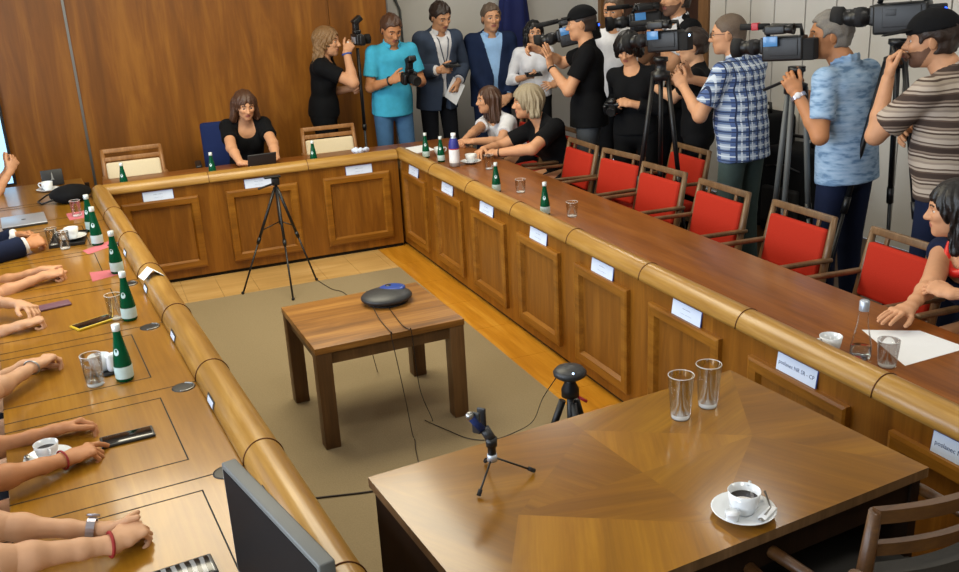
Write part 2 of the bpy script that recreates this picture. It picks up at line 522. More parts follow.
    for q in 'LR':
        a = A[q]; E, W = a['E'], a['W']
        b.cap(S[q], E, .050*k, .041*k, k=.03)
        fe = E+(W-E)*(.45 if not near else .02)
        if not near:
            m = E+(W-E)*.35
            b.cap(E, m, .040*k, .038*k, k=.02); b.cap(m, W, .038*k, .027*k, k=.015)
        else:
            b.cap(E, E+(W-E)*.15, .037*k, .036*k, k=.02)
        if legs:
            b.cap(HJ[q], KN[q], .078*k, .052*k, k=.02); b.cap(KN[q], AN[q], .05*k, .036*k, k=.02)
            b.cap(AN[q]-V(0, 0, .03), AN[q]-V(0, 0, .035)+F*.13, .036*k, .03*k, k=.02)
    parts.append(b.mesh(h))
    hd_ = Sdf(); head(hd_, Hc, hf, hl, hu, male, hs)
    hd_.cap(Hc-hu*.045*hs-hf*.012, Nk+(Hc-Nk)*.25, .052*k if male else .045*k, .055*k if male else .047*k, k=.02)
    parts.append(hd_.mesh(hh))
    for q in 'LR':
        a = A[q]; s = Sdf(); E, W = a['E'], a['W']; sl_ = 1. if male else .90
        if near:
            m = E+(W-E)*.3; t = E+(W-E)*.72
            s.cap(E, m, .0385*k*sl_, .0385*k*sl_, k=.02); s.ecap(m, t, a['hn'], (.034*k*sl_, .038*k*sl_), (.024*k*sl_, .029*k*sl_), k=.02)
            s.ecap(t, W, a['hn'], (.024*k*sl_, .0285*k*sl_), (.0185*k, .0255*k), k=.015)
        else:
            t = E+(W-E)*.7
            s.ecap(t, W, a['hn'], (.030*k, .032*k), (.021*k, .0275*k), k=.01)
        hand(s, W, a['hd'], a['hn'], q, k*(1. if male else .93), a['curls'], a.get('thumb', (.75, .62, -.25)), a.get('tcurl', 20), a.get('splay', 1.))
        parts.append(s.mesh(.0032 if near else .0042))
    vs, fs, n = [], [], 0
    for v, q in parts: vs.append(v); fs.append(q+n); n += len(v)
    vs = np.concatenate(vs); fs = np.concatenate(fs)
    ce = vs[fs].mean(1)
    q = (ce-Hc)/hs; qf, ql, qu = q@hf, q@hl, q@hu
    fm = np.zeros(len(fs), int); fr = (qf > .045) & (np.abs(ql) < .07)
    ee = ((np.abs(ql)-.031)/.0135)**2+((qu-.004)/.0065)**2
    fm[fr & (ee < 1)] = 1
    fm[fr & (ee < 1) & (np.abs(np.abs(ql)-.031) < .0068)] = 2
    fm[fr & (np.abs(ql) > .013) & (np.abs(ql) < .047) & (np.abs(qu-.0305+np.abs(np.abs(ql)-.030)*.22) < .0036)] = 3
    fm[(qf > .07) & ((ql/.024)**2+((qu+.0585)/.011)**2 < 1)] = 4
    if male and isinstance(hair, dict) and hair.get('beard'):
        bd = (qf > .0) & (qu < -.040-.25*np.clip(.052-np.abs(ql), 0, .02)+.6*np.clip(.035-qf, 0, .04)) & (qu > -.118) & (qf > .035-(qu+.1)*.6) & (fm != 4) & (np.abs(ql) < .075) & (qf < .13)
        fm[bd] = 5
    mesh_from('body', loc(vs), fs, [skin, 'eye_white', 'eye_dark', brow, 'lips', 'beard'], root, True, fm)
    # hair
    if hair:
        s = Sdf(); st = hair['style']; A3 = (hf, hl, hu)
        def L(a, b_, c): return Hc+(hf*a+hl*b_+hu*c)*hs
        if st in ('short', 'buzz', 'thin'):
            g = {'short': .011, 'buzz': .0035, 'thin': .006}[st]
            s.ell(L(-.014, 0, .030), A3, ((.097+g)*hs, (.0765+g)*hs, (.088+g)*hs))
            s.ell(L(-.045, 0, -.035), A3, (.058*hs, (.063+g*.5)*hs, .055*hs), k=.03)
            up = hair.get('line', .055)
            s.ell(L(.105, 0, up-.085), A3, (.098*hs, .10*hs, .085*hs), k=.012, sub=True)
            s.cap(L(.005, .12, -.02), L(.005, -.12, -.02), .034*hs, k=.012, sub=True)
            cl = [(L(0, 0, -.055), -hu)]
            if hair.get('bald'): s.ell(L(.01, 0, .13), A3, (.075*hs, .05*hs, .06*hs), k=.02, sub=True)
            s.cap(L(.0, 0, -.12), L(.1, 0, -.12), .06*hs, k=.01, sub=True)
        else:
            g = hair.get('vol', .018); ln = hair.get('len', .12)
            s.ell(L(-.018, 0, .030), A3, ((.100+g)*hs, (.078+g)*hs, (.088+g)*hs))
            for q in (-1, 1):
                x = .072+g*.6
                s.ecap(L(-.034, q*x*.92, .015), L(-.034+hair.get('fwd', .0), q*(x+hair.get('flare', .004)), -ln), hf, (.054*hs, .030*hs), (.044*hs, .026*hs), k=.03)
                if hair.get('front'):
                    s.ecap(L(.03, q*(x+.002), -.03), L(.04, q*(x+.004), -ln), hf, (.03*hs, .016*hs), (.025*hs, .014*hs), k=.02)
            s.ecap(L(-.06, 0, .0), L(-.065, 0, -ln), hl, (.075*hs, .045*hs), (.07*hs, .035*hs), k=.03)
            hl_ = hair.get('line', .05)
            s.ell(L(.108, 0, hl_-.098), A3, (.088*hs, .066*hs, .098*hs), k=.015, sub=True)
            s.cap(Hc-hu*.06*hs+hf*.0, Nk-u*.02, .05*hs, k=.01, sub=True)
            cl = []
        amp = {'short': .0035, 'buzz': .0008, 'thin': .0025}.get(st, .0045)*hair.get('amp', 1.)
        def rough(Fv, g):
            q = (g-Hc)/hs; a_, b_, c_ = q@hf, q@hl, q@hu
            if st in ('short', 'buzz', 'thin'):
                n_ = np.sin(95*b_+40*a_+2*np.sin(50*c_))*np.cos(70*a_-35*c_)+.6*np.sin(150*b_-60*c_)
            else:
                an = np.arctan2(b_, -a_-.02); wv = hair.get('wave', .6)
                n_ = np.sin(an*15+wv*3*np.sin(c_*34+an))+.6*np.sin(an*31+wv*2*np.sin(c_*55))
                n_ = n_*np.clip((.125-c_)/.09, 0, 1)+.5*np.sin(b_*120+a_*25)*np.clip((c_-.03)/.08, 0, 1)
            return Fv+(amp*n_*hs).astype(Fv.dtype)
        v, q = s.mesh(.005, cl, rough)
        if len(v): mesh_from('hair', loc(v), q, hair['mat'], root, True)
        if hair.get('part2'):
            pass
        if hair.get('cap'):
            s = Sdf()
            s.ell(L(-.012, 0, .036), A3, (.112*hs, .093*hs, .098*hs), clip=[(L(.0, 0, .040), -hu-hf*.12)])
            v, q = s.mesh(.006); c_ = mesh_from('cap', loc(v), q, hair['cap'], root, True)
            s = Sdf(); s.ell(L(.115, 0, .045), (unit(hf-hu*.15), hl, unit(hu+hf*.15)), (.085*hs, .075*hs, .006*hs))
            v, q = s.mesh(.004); mesh_from('brim', loc(v), q, hair['cap'], c_, True)
    # clothes
    def garment(name, spec, o, parent=root):
        s = Sdf(); torso(s, o)
        for q in 'LR': arm(s, q, o, spec.get('sleeve', .55), spec.get('flare', .008))
        nk = spec.get('neck', 'round')
        if nk == 'round': s.cap(Nk+u*.10+f*.03, Nk-u*.005+f*.035, .064*k, k=.01, sub=True)
        elif nk == 'scoop': s.cap(Nk+u*.10+f*.05, Nk-u*.05+f*.085, .074*k, k=.012, sub=True)
        elif nk == 'vee': s.cap(Nk+u*.06+f*.05, Nk-u*.10+f*.13, .055*k, .018, k=.012, sub=True)
        else: s.cap(Nk+u*.12+f*.02, Nk+u*.005+f*.02, .060*k, k=.01, sub=True)
        hem = spec.get('hem', -.04)
        cl = [(T(hem), -u)] if legs != 'sit' else [(T(max(hem, -.0)), -u)]
        if legs != 'sit' and hem < 0:
            ex_ = .024 if hem < -.05 else .006
            s.ecap(T(.05), T(hem-.05), r, (hw+o+ex_*.6, .112*k+o+ex_), (hw+o+ex_, .118*k+o+ex_), k=.03)
        if spec.get('open') is not None:
            w0, a0, sl = spec['open']       # half width at a0, widening upward
            def post(Fv, g):
                q = g-P; aa = (q@u)/tl; bb = np.abs(q@r); cc = q@f
                wd_ = w0+np.maximum(aa-a0, 0)*sl+np.maximum(a0-.06-aa, 0)*spec.get('tails', .12)
                cut = np.maximum(bb-wd_, -(cc-.02))
                cut = np.maximum(cut, aa-.56)
                return np.maximum(Fv, -cut)
        else: post = None
        v, q = s.mesh(spec.get('h', h), cl, post)
        ob = mesh_from(name, loc(v), q, spec['mat'], parent, True)
        if nk == 'collar':
            s = Sdf()
            for i in range(10):
                t0, t1 = [rad(35+(i+j)*29) for j in (0, 1)]
                pp = [Nk+u*(.020-.02*math.cos(t))+(f*math.cos(t)*.066+r*math.sin(t)*.068)*k+f*.012 for t in (t0, t1)]
                s.ecap(pp[0], pp[1], u, (.020*k, .007*k), (.020*k, .007*k), k=.006)
            v, q = s.mesh(.005); mesh_from('collar', loc(v), q, spec.get('collar_mat', spec['mat']), ob, True)
        return ob
    if top: garment(top.get('name', 'shirt'), top, top.get('o', .004))
    if jacket: garment('jacket', jacket, .016)
    if bottom and legs:
        s = Sdf(); o = .008
        s.ecap(T(-.04), T(.09), r, (hw+o*.5, .112*k+o*.5), (ww*1.04+o*.5, wd+o*.5), k=.03)
        le = bottom.get('len', 1.0)
        for q in 'LR':
            s.cap(HJ[q], KN[q], .080*k+o, .058*k+o, k=.03)
            e = KN[q]+(AN[q]-KN[q])*le
            s.cap(KN[q], e, .056*k+o, .044*k+o, k=.02, clip=[(e, unit(AN[q]-KN[q]))])
        v, q = s.mesh(.012, [(T(.08), u)])
        mesh_from(bottom.get('name', 'trousers'), loc(v), q, bottom['mat'], root, True)
        for q in 'LR':
            s = Sdf(); s.ell(AN[q]-V(0, 0, .04)+F*.06, (F, R, V(0, 0, 1)), (.14*k, .048*k, .042*k), clip=[(V(0, 0, .002), V(0, 0, -1))])
            s.cap(AN[q]-V(0, 0, .04), AN[q]+V(0, 0, .0), .045*k, .042*k)
            v, w = s.mesh(.010, [(V(0, 0, .002), V(0, 0, -1))]); mesh_from('shoe', loc(v), w, 'black_leather', root, True)
    # small worn things
    for ex in (extras or []):
        kind = ex[0]
        if kind == 'band':      # ('band', side, t along forearm from elbow, tube radius, material, name)
            _, q, t, tr, mt, nm = ex
            a = A[q]; c = a['E']+(a['W']-a['E'])*t; d = unit(a['W']-a['E'])
            x = V(a['hn']); x = unit(x-d*(x@d)); y = np.cross(d, x)
            t_ = np.clip(t, 0, 1.2); rx_ = (.0255 if t > .8 else .031)*k; ry_ = (.033 if t > .8 else .036)*k
            pts = [c+x*rx_*math.cos(z)+y*ry_*math.sin(z) for z in np.linspace(0, 2*PI, 20, endpoint=False)]
            m_ = MB(); w_ = ex[3]
            m_.tube(loc(np.array(pts)), w_, 8, closed=True)
            bo = m_.build(nm, mt, root)
        if kind == 'watch':
            _, q, t, mt, mt2 = ex
            a = A[q]; c = a['E']+(a['W']-a['E'])*t; d = unit(a['W']-a['E'])
            x = V(a['hn']); x = unit(x-d*(x@d)); y = np.cross(d, x)
            vv, ff = [], []
            for w_ in (-.010, .010):
                for rr in (0, .004):
                    for z in np.linspace(0, 2*PI, 20, endpoint=False):
                        vv.append(c+d*w_+x*(.0265*k+rr)*math.cos(z)+y*(.0345*k+rr)*math.sin(z))
            for z in range(20):
                z2 = (z+1) % 20
                ff += [(20+z, 20+z2, 60+z2, 60+z), (z, z2, 20+z2, 20+z), (40+z, 60+z, 60+z2, 40+z2)]
            bo = mesh_from('watch', loc(np.array(vv)), ff, mt, root)
            m_ = MB(); cc = loc(np.array([c+x*.032*k]))[0]; xx = loc(np.array([base+x]))[0]
            m_.lathe([(0, .006), (.016, .006), (.017, 0), (0, 0)], cc, 16, axis=xx); m_.build('watch_face', mt2, bo)
        if kind == 'glasses':
            m_ = MB()
            for g in (-1, 1):
                ct = Hc+(hf*.098+hl*g*.031+hu*.004)*hs
                m_.tube(loc(np.array([ct+hl*.021*math.cos(z)+hu*.016*math.sin(z) for z in np.linspace(0, 2*PI, 16, endpoint=False)])), .0018, 6, closed=True)
                m_.tube(loc(np.array([Hc+(hf*.096+hl*g*.053+hu*.006)*hs, Hc+(hf*.05+hl*g*.079+hu*.010)*hs, Hc+(-hf*.02+hl*g*.083+hu*.008)*hs])), .0018, 6)
            m_.tube(loc(np.array([Hc+(hf*.1+hl*.011+hu*.006)*hs, Hc+(hf*.1-hl*.011+hu*.006)*hs])), .0018, 6)
            m_.build('glasses', ex[1], root)
        if kind == 'necklace':
            m_ = MB(); pts = []
            for z in np.linspace(-PI, PI, 28, endpoint=False):
                pts.append(Nk+u*(.018-.075*max(0, math.cos(z)))+(f*math.cos(z)*.098+r*math.sin(z)*.078)*k+f*.015)
            m_.tube(loc(np.array(pts)), [.013+.006*max(0, math.cos(z)) for z in np.linspace(-PI, PI, 28, endpoint=False)], 8, closed=True)
            m_.build('necklace', ex[1], root)
        if kind == 'lanyard':
            m_ = MB()
            for g in (-1, 1):
                m_.tube(loc(np.array([Nk+u*.01+r*g*.06, Nk-u*.05+r*g*.05+f*.105, T(.32, g*.025, cd+.02), T(.24, 0, cd+.022)])), .005, 6, flat=None)
            m_.build('lanyard', ex[1], root)
    return root, A
# ------------------------------------------------------------------ materials
wood('wall_wood', '#60370a', '#834e12', '#a66c22', 'Z', scale=.55, rough=.38, contrast=.85, fine=.12)
wood('front_wood', '#5c3409', '#7e4d12', '#9b6620', 'Z', scale=1., rough=.33, contrast=.8)
wood('front_wood_long', '#61390b', '#865515', '#a57126', 'X', scale=1., rough=.33, contrast=.8)
wood('panel_wood', '#5e370c', '#7d4d14', '#986522', 'Z', scale=1.3, rough=.36, contrast=.8)
wood('rail_wood', '#7c5722', '#9c7435', '#b99351', 'X', scale=1.2, rough=.30, coat=.1, spec=.4, contrast=.8)
wood('desk_red', '#613410', '#834b18', '#a16526', 'X', scale=.8, rough=.30, coat=.15, spec=.3, contrast=.8)
wood('desk_tan', '#754c0c', '#916318', '#ac7d2a', 'X', scale=.8, rough=.32, coat=.45, spec=.3, contrast=.75)
wood('coffee_wood', '#644017', '#895b24', '#a97838', 'X', scale=.8, rough=.40, contrast=1.3)
wood('coffee_leg', '#46301a', '#5c4022', '#72522e', 'Z', scale=1.1, rough=.45)
for nm, an, a_, b_, c_ in (('star_a', 15, '#633d04', '#7d5106', '#97680f'), ('star_b', -20, '#6b4405', '#875b09', '#a17216'), ('star_c', 65, '#603b04', '#7a4f06', '#936610'), ('star_d', -60, '#754c09', '#91620e', '#ac7a1c')):
    wood(nm, a_, b_, c_, 'X', ang=rad(an), scale=1.1, rough=.30, coat=.62, spec=.25, contrast=.75)
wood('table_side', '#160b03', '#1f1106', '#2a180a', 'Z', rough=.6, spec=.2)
wood('chair_wood', '#4f3820', '#6b5034', '#836546', 'Z', scale=1.4, rough=.4)
wood('chair_pale', '#7d5228', '#97683a', '#ad7e4c', 'Z', scale=1.4, rough=.4)
wood('chair_dark', '#3a2410', '#503318', '#644420', 'X', scale=1.4, rough=.4)
wood('door_wood', '#2a1408', '#3a1d0c', '#4a2812', 'Z', scale=.8, rough=.45)
wood('frame_wood', '#6b4a2a', '#7f5a36', '#916a42', 'Z', scale=.8, rough=.45)
wood('parquet_x', '#a8834a', '#c09a5e', '#d3b076', 'X', scale=1., rough=.3, coat=.2, contrast=.9)
wood('floor_dark', '#2e1d0d', '#3d2813', '#4d341b', 'X', scale=1., rough=.4)
wood('parquet_y', '#a06612', '#bd7f20', '#d39a38', 'Y', scale=1., rough=.3, coat=.2, contrast=.9)
plain('carpet', '#8b7c60', rough=.95, spec=.1, noise=.10, nscale=160, bump=.3)
plain('white_wall', '#cfccc4', rough=.8, noise=.02, nscale=6)
plain('white_panel', '#d2cfc8', rough=.55, noise=.02, nscale=6)
plain('plaster', '#a89f8c', rough=.9, noise=.02)
plain('ceiling_white', '#b5aea0', rough=.9, noise=.02)
plain('seam_black', '#0d0c0b', rough=.8, noise=0)
plain('steel', '#9a9a98', rough=.3, metal=.9, noise=.02)
plain('dark_steel', '#3a3a3c', rough=.35, metal=.8, noise=.02)
plain('brass_dark', '#5b3213', rough=.35, metal=.5, noise=.02)
plain('black_plastic', '#101113', rough=.42, noise=.04)
plain('cable_brown', '#2b1f14', rough=.6, noise=0)
plain('black_matte', '#0b0b0d', rough=.8, noise=.1, nscale=80)
plain('black_gloss', '#08090a', rough=.08, noise=0, coat=.5)
plain('grey_plastic', '#5c5f5e', rough=.5, noise=.04)
plain('dark_grey', '#26282b', rough=.45, noise=.05)
plain('dark_purple', '#2a2436', rough=.4, noise=.05)
plain('rubber', '#17171a', rough=.85, noise=.05)
plain('red_fabric', '#ab2a18', rough=.85, spec=.2, noise=.08, nscale=220, bump=.25)
plain('beige_fabric', '#e3d3b2', rough=.9, spec=.2, noise=.06, nscale=220, bump=.25)
plain('blue_fabric', '#1d2a55', rough=.9, spec=.2, noise=.1, nscale=220)
plain('grey_fabric', '#3c3a37', rough=.9, spec=.2, noise=.1, nscale=220)
plain('porcelain', '#dfe3e6', rough=.12, noise=0, coat=.4)
plain('coffee', '#1a0c05', rough=.1, noise=0)
plain('paper', '#e8ebef', rough=.75, noise=.015)
plain('paper_cool', '#cfdcf2', rough=.75, noise=.015)
plain('ink', '#45557d', rough=.8, noise=0)
plain('ink_grey', '#8c99b5', rough=.8, noise=0)
plain('pink_paper', '#b8616a', rough=.8, noise=.03)
plain('bottle_label', '#bcd6d6', rough=.5, noise=.05, nscale=60)
plain('bottle_cap', '#cfd8d8', rough=.35, metal=.3, noise=.03)
plain('navy_label', '#2a2f86', rough=.5, noise=.1, nscale=50)
plain('silver', '#b8c0cc', rough=.35, metal=.6, noise=.02)
plain('yellow_case', '#c9a91a', rough=.45, noise=.04)
plain('mauve_case', '#6d4a58', rough=.45, noise=.04)
plain('screen_blue', '#9ccdf2', rough=.3, noise=0, emit=1.3)
plain('led_blue', '#1c49ff', rough=.3, noise=0, emit=6)
plain('led_white', '#bcd8ff', rough=.3, noise=0, emit=3)
plain('lcd', '#3f6f9e', rough=.2, noise=.05, emit=.5)
plain('logo_red', '#b0202c', rough=.4, noise=0)
plain('flag_blue', '#13205c', rough=.8, noise=.1, nscale=20)
plain('blue_plate', '#1d3f8f', rough=.35, noise=.04)
plain('skin', '#c8946f', rough=.55, spec=.35, noise=.05, nscale=40)
plain('skin_pale', '#c99b78', rough=.55, spec=.35, noise=.05, nscale=40)
plain('skin_tan', '#ba8158', rough=.55, spec=.35, noise=.05, nscale=40)
plain('eye_white', '#c9c2ba', rough=.3, noise=0)
plain('eye_dark', '#1c130d', rough=.2, noise=0)
plain('lips', '#a9665a', rough=.45, noise=.04)
plain('beard', '#6b4c3a', rough=.8, noise=.2, nscale=200)
plain('hair_dark', '#2a1c14', rough=.5, noise=.25, nscale=120, bump=.5)
plain('hair_black', '#0d0b0c', rough=.42, noise=.25, nscale=120, bump=.5)
plain('hair_brown', '#4a2f1e', rough=.5, noise=.25, nscale=120, bump=.5)
plain('hair_light', '#80603c', rough=.55, noise=.25, nscale=120, bump=.5)
plain('hair_blond', '#95886f', rough=.55, noise=.22, nscale=120, bump=.5)
plain('hair_grey', '#77726b', rough=.6, noise=.22, nscale=160, bump=.5)
plain('hair_grey_brown', '#5c4c3e', rough=.6, noise=.22, nscale=160, bump=.5)
for nm, c in (('black_cloth', '#0a0b0e'), ('navy_cloth', '#141d36'), ('suit_grey', '#3a4558'), ('suit_navy', '#16233f'), ('white_cloth', '#d9dade'), ('cream_cloth', '#c4b9b0'),
              ('sky_polo', '#45aed0'), ('jeans', '#44698f'), ('dark_trousers', '#15171d'), ('grey_green', '#3c4a48'), ('grey_trousers', '#41454a'), ('pale_shirt', '#8fb4dc'), ('dark_green_cloth', '#16242c')):
    plain(nm, c, rough=.88, spec=.2, noise=.12, nscale=18, bump=.5)
plain('black_leather', '#0d0c0c', rough=.4, noise=.05)
plain('red_beads', '#d4231a', rough=.4, noise=.05)
plain('red_string', '#8f1b16', rough=.7, noise=.1)
plain('watch_steel', '#a9a6b2', rough=.3, metal=.7, noise=.02)
plain('watch_blue', '#2b4f9e', rough=.4, noise=.02)
plain('screen_off', '#101215', rough=.6, spec=.15, noise=0)
m_ = plain('pale_glass', '#f2f2f0', rough=.15, noise=0)
m_.node_tree.nodes['Principled BSDF'].inputs['Alpha'].default_value = .45
glass('clear_glass', '#fdfdfd')
glass('water_glass', '#eef6fa', alpha_mix=.25)
def bottle_glass():
    m, nt, b = newmat('green_glass')
    b.inputs['Base Color'].default_value = lin('#0d5a3a'); b.inputs['Roughness'].default_value = .06
    b.inputs['Transmission Weight'].default_value = .35; b.inputs['IOR'].default_value = 1.2
bottle_glass()
def plaid():
    m, nt, b = newmat('plaid_cloth')
    tc = N(nt, 'ShaderNodeTexCoord'); sp = N(nt, 'ShaderNodeSeparateXYZ')
    nt.links.new(tc.outputs['Object'], sp.inputs[0])
    at = N(nt, 'ShaderNodeMath', operation='ARCTAN2'); nt.links.new(sp.outputs['X'], at.inputs[0]); nt.links.new(sp.outputs['Y'], at.inputs[1])
    def band(src, freq, duty, ph=0.):
        a = N(nt, 'ShaderNodeMath', operation='MULTIPLY_ADD'); a.inputs[1].default_value = freq; a.inputs[2].default_value = ph
        nt.links.new(src, a.inputs[0])
        fr = N(nt, 'ShaderNodeMath', operation='FRACT'); nt.links.new(a.outputs[0], fr.inputs[0])
        lt = N(nt, 'ShaderNodeMath', operation='LESS_THAN'); lt.inputs[1].default_value = duty; nt.links.new(fr.outputs[0], lt.inputs[0])
        return lt.outputs[0]
    def mix(fac, c1, c2):
        x = N(nt, 'ShaderNodeMixRGB'); nt.links.new(fac, x.inputs['Fac'])
        for i, c in (('Color1', c1), ('Color2', c2)):
            if isinstance(c, str): x.inputs[i].default_value = lin(c)
            else: nt.links.new(c, x.inputs[i])
        return x.outputs['Color']
    col = mix(band(sp.outputs['Z'], 17, .42), '#a3b2c6', '#5a6f95')
    col = mix(band(sp.outputs['X'], 17, .38), col, '#4a6090')
    col = mix(band(sp.outputs['Z'], 17, .14, .35), col, '#c9d4e0')
    col = mix(band(sp.outputs['X'], 17, .13, .4), col, '#c9d4e0')
    col = mix(band(sp.outputs['Z'], 17, .10, .8), col, '#23304f')
    col = mix(band(sp.outputs['X'], 17, .12, .75), col, '#23304f')
    nt.links.new(col, b.inputs['Base Color']); b.inputs['Roughness'].default_value = .9
plaid()
def stripes():
    m, nt, b = newmat('striped_cloth')
    tc = N(nt, 'ShaderNodeTexCoord'); sp = N(nt, 'ShaderNodeSeparateXYZ')
    nz = N(nt, 'ShaderNodeTexNoise'); nz.inputs['Scale'].default_value = 5
    nt.links.new(tc.outputs['Object'], nz.inputs['Vector']); nt.links.new(tc.outputs['Object'], sp.inputs[0])
    a = N(nt, 'ShaderNodeMath', operation='MULTIPLY_ADD'); a.inputs[1].default_value = .025; nt.links.new(nz.outputs['Fac'], a.inputs[0]); nt.links.new(sp.outputs['Z'], a.inputs[2])
    s = N(nt, 'ShaderNodeMath', operation='MULTIPLY'); s.inputs[1].default_value = 8.3; nt.links.new(a.outputs[0], s.inputs[0])
    fr = N(nt, 'ShaderNodeMath', operation='FRACT'); nt.links.new(s.outputs[0], fr.inputs[0])
    r = N(nt, 'ShaderNodeValToRGB'); r.color_ramp.interpolation = 'CONSTANT'
    cs = [(0, '#a39686'), (.10, '#4a3b32'), (.17, '#b5a798'), (.24, '#5a4a40'), (.30, '#8a7a6c'), (.36, '#3d2f28'), (.56, '#54443a'), (.62, '#a89a8c'), (.70, '#594a40'), (.76, '#b3a698'), (.92, '#8d7f73')]
    el = r.color_ramp.elements
    while len(el) > 1: el.remove(el[-1])
    el[0].position = 0; el[0].color = lin(cs[0][1])
    for p, c in cs[1:]:
        e = el.new(p); e.color = lin(c)
    nt.links.new(fr.outputs[0], r.inputs['Fac']); nt.links.new(r.outputs['Color'], b.inputs['Base Color']); b.inputs['Roughness'].default_value = .9
stripes()
def mottled():
    m, nt, b = newmat('mottled_blue')
    v = coords(nt, (9, 9, 34))
    n = N(nt, 'ShaderNodeTexNoise'); n.inputs['Scale'].default_value = 1.6; n.inputs['Detail'].default_value = 4; nt.links.new(v, n.inputs['Vector'])
    c = ramp(nt, n.outputs['Fac'], [(.36, '#6384a8'), (.48, '#8fadcc'), (.7, '#a9c3dc')])
    nt.links.new(c, b.inputs['Base Color']); b.inputs['Roughness'].default_value = .9
mottled()
def painted_reflection():
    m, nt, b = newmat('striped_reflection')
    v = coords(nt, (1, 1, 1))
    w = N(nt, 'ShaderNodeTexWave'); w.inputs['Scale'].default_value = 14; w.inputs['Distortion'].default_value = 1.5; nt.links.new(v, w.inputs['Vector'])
    c = ramp(nt, w.outputs['Fac'], [(.45, '#101112'), (.6, '#8c8f92')])  # pale reflection stripes are painted into the screen's base colour
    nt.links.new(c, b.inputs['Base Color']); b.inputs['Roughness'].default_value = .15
painted_reflection()

# ------------------------------------------------------------------ the room
ZC = 3.2
XR, XL, YB, YW, YF = 3.0, -4.6, 2.35, 1.65, -8.2
m = MB(); m.b2((XL, YF, -.1), (XR, YB+.1, -.001)); struct(m.build('floor', 'floor_dark'))
m = MB()
m.b2((-3.7, YF+.6, -.001), (-.232, -.52, .005)); struct(m.build('floor_carpet', 'carpet'))
m = MB()
# parquet strips along the desk fronts
for i in range(9):
    x0 = -2.2+i*.24
    m.b2((x0+.0008, -.519, -.001), (min(x0+.2392, -.2325), .05, .003))
struct(m.build('floor_border_far', 'parquet_x'))
m = MB()
for i in range(14):
    y0 = .05-.5*i
    m.b2((-.231, y0-.499, -.001), (.05, y0-.0008, .003))
struct(m.build('floor_border_side', 'parquet_y'))
m = MB(); m.b2((XL, YF, ZC), (XR, YB+.1, ZC+.1)); CEIL = struct(m.build('ceiling', 'ceiling_white'))
def wood_wall():
    m = MB()
    xs = [XL, -3.6, -2.165, -.03, .5]
    for a, b in zip(xs, xs[1:]): m.b2((a+.002, YW, 0), (b-.002, YW+.02, ZC))
    m.mi = 1; m.b2((XL, YW+.02, 0), (.5, YB+.1, ZC))
    return struct(m.build('wall_back', ['wall_wood', 'seam_black']))
wood_wall()
m = MB(); m.b2((-2.172, YW-.012, 0), (-2.152, YW+.004, ZC)); struct(m.build('trim_1', 'steel'))
m = MB(); m.b2((.5, YW-.004, 0), (.512, YB+.0, ZC)); m.b2((.512, YB-.05, 0), (.56, YB, ZC)); struct(m.build('trim_2', 'steel'))
m = MB(); m.b2((.5, YB, 0), (XR+.1, YB+.1, ZC)); struct(m.build('wall_back_white', 'white_wall'))
m = MB(); m.b2((.56, YB-.015, 0), (XR, YB, .10)); struct(m.build('baseboard_back', 'door_wood'))
def right_wall():
    m = MB(); ys = [.29]; 
    for d in (.225, .328, .294, .352, .323, .345): ys.append(ys[-1]-d)
    while ys[-1] > YF: ys.append(ys[-1]-.33)
    for a, b in zip(ys, ys[1:]): m.b2((XR, b+.007, 0), (XR+.03, a-.007, ZC))
    m.mi = 1; m.b2((XR+.03, YF, 0), (XR+.1, .29, ZC))
    m.mi = 2; m.b2((XR, 2.2, 0), (XR+.1, YB+.1, ZC))
    return struct(m.build('wall_right', ['white_panel', 'seam_black', 'white_wall']))
right_wall()
d = MB()
for a, b in ((.43, 1.28), (1.285, 2.135)): d.b2((XR+.03, a, 0), (XR+.07, b, 2.45))
d.b2((XR+.03, .29, 2.5), (XR+.1, 2.2, ZC))
door = struct(d.build('door_1', 'door_wood'))
m = MB(); m.b2((XR-.02, .29, 0), (XR+.08, .43, 2.5)); m.b2((XR-.02, 2.135, 0), (XR+.08, 2.2, 2.5)); m.b2((XR-.02, .43, 2.45), (XR+.08, 2.135, 2.5))
m.build('door_frame', 'frame_wood', door)
m = MB(); m.tube([(XR+.03, 1.2, 1.05), (XR-.03, 1.2, 1.05), (XR-.03, 1.1, 1.05)], .01); m.build('door_handle', 'steel', door)
# window wall and front wall (behind the camera)
WY = [(-7.2, -5.6), (-4.9, -3.3), (-2.6, -1.0)]
m = MB()
m.b2((XL-.2, YF, 0), (XL, YB, .9)); m.b2((XL-.2, YF, 2.7), (XL, YB, ZC))
ys = [YF]+[v for w in WY for v in w]+[YB]
for a, b in zip(ys[::2], ys[1::2]): m.b2((XL-.2, a, .9), (XL, b, 2.7))
struct(m.build('wall_left', 'plaster'))
for i, (a, b) in enumerate(WY):
    m = MB()
    for q in (a, (a+b)/2-.03, b-.06): m.b2((XL-.12, q, .9), (XL-.06, q+.06, 2.7))
    for z in (.9, 2.64): m.b2((XL-.12, a, z), (XL-.06, b, z+.06))
    w = struct(m.build('window_%d' % (i+1), 'paper'))
    m = MB(); m.b2((XL-.095, a, .9), (XL-.085, b, 2.7)); m.build('pane', 'clear_glass', w)
m = MB(); m.b2((XL, YF-.1, 0), (XR, YF, ZC)); struct(m.build('wall_front', 'plaster'))

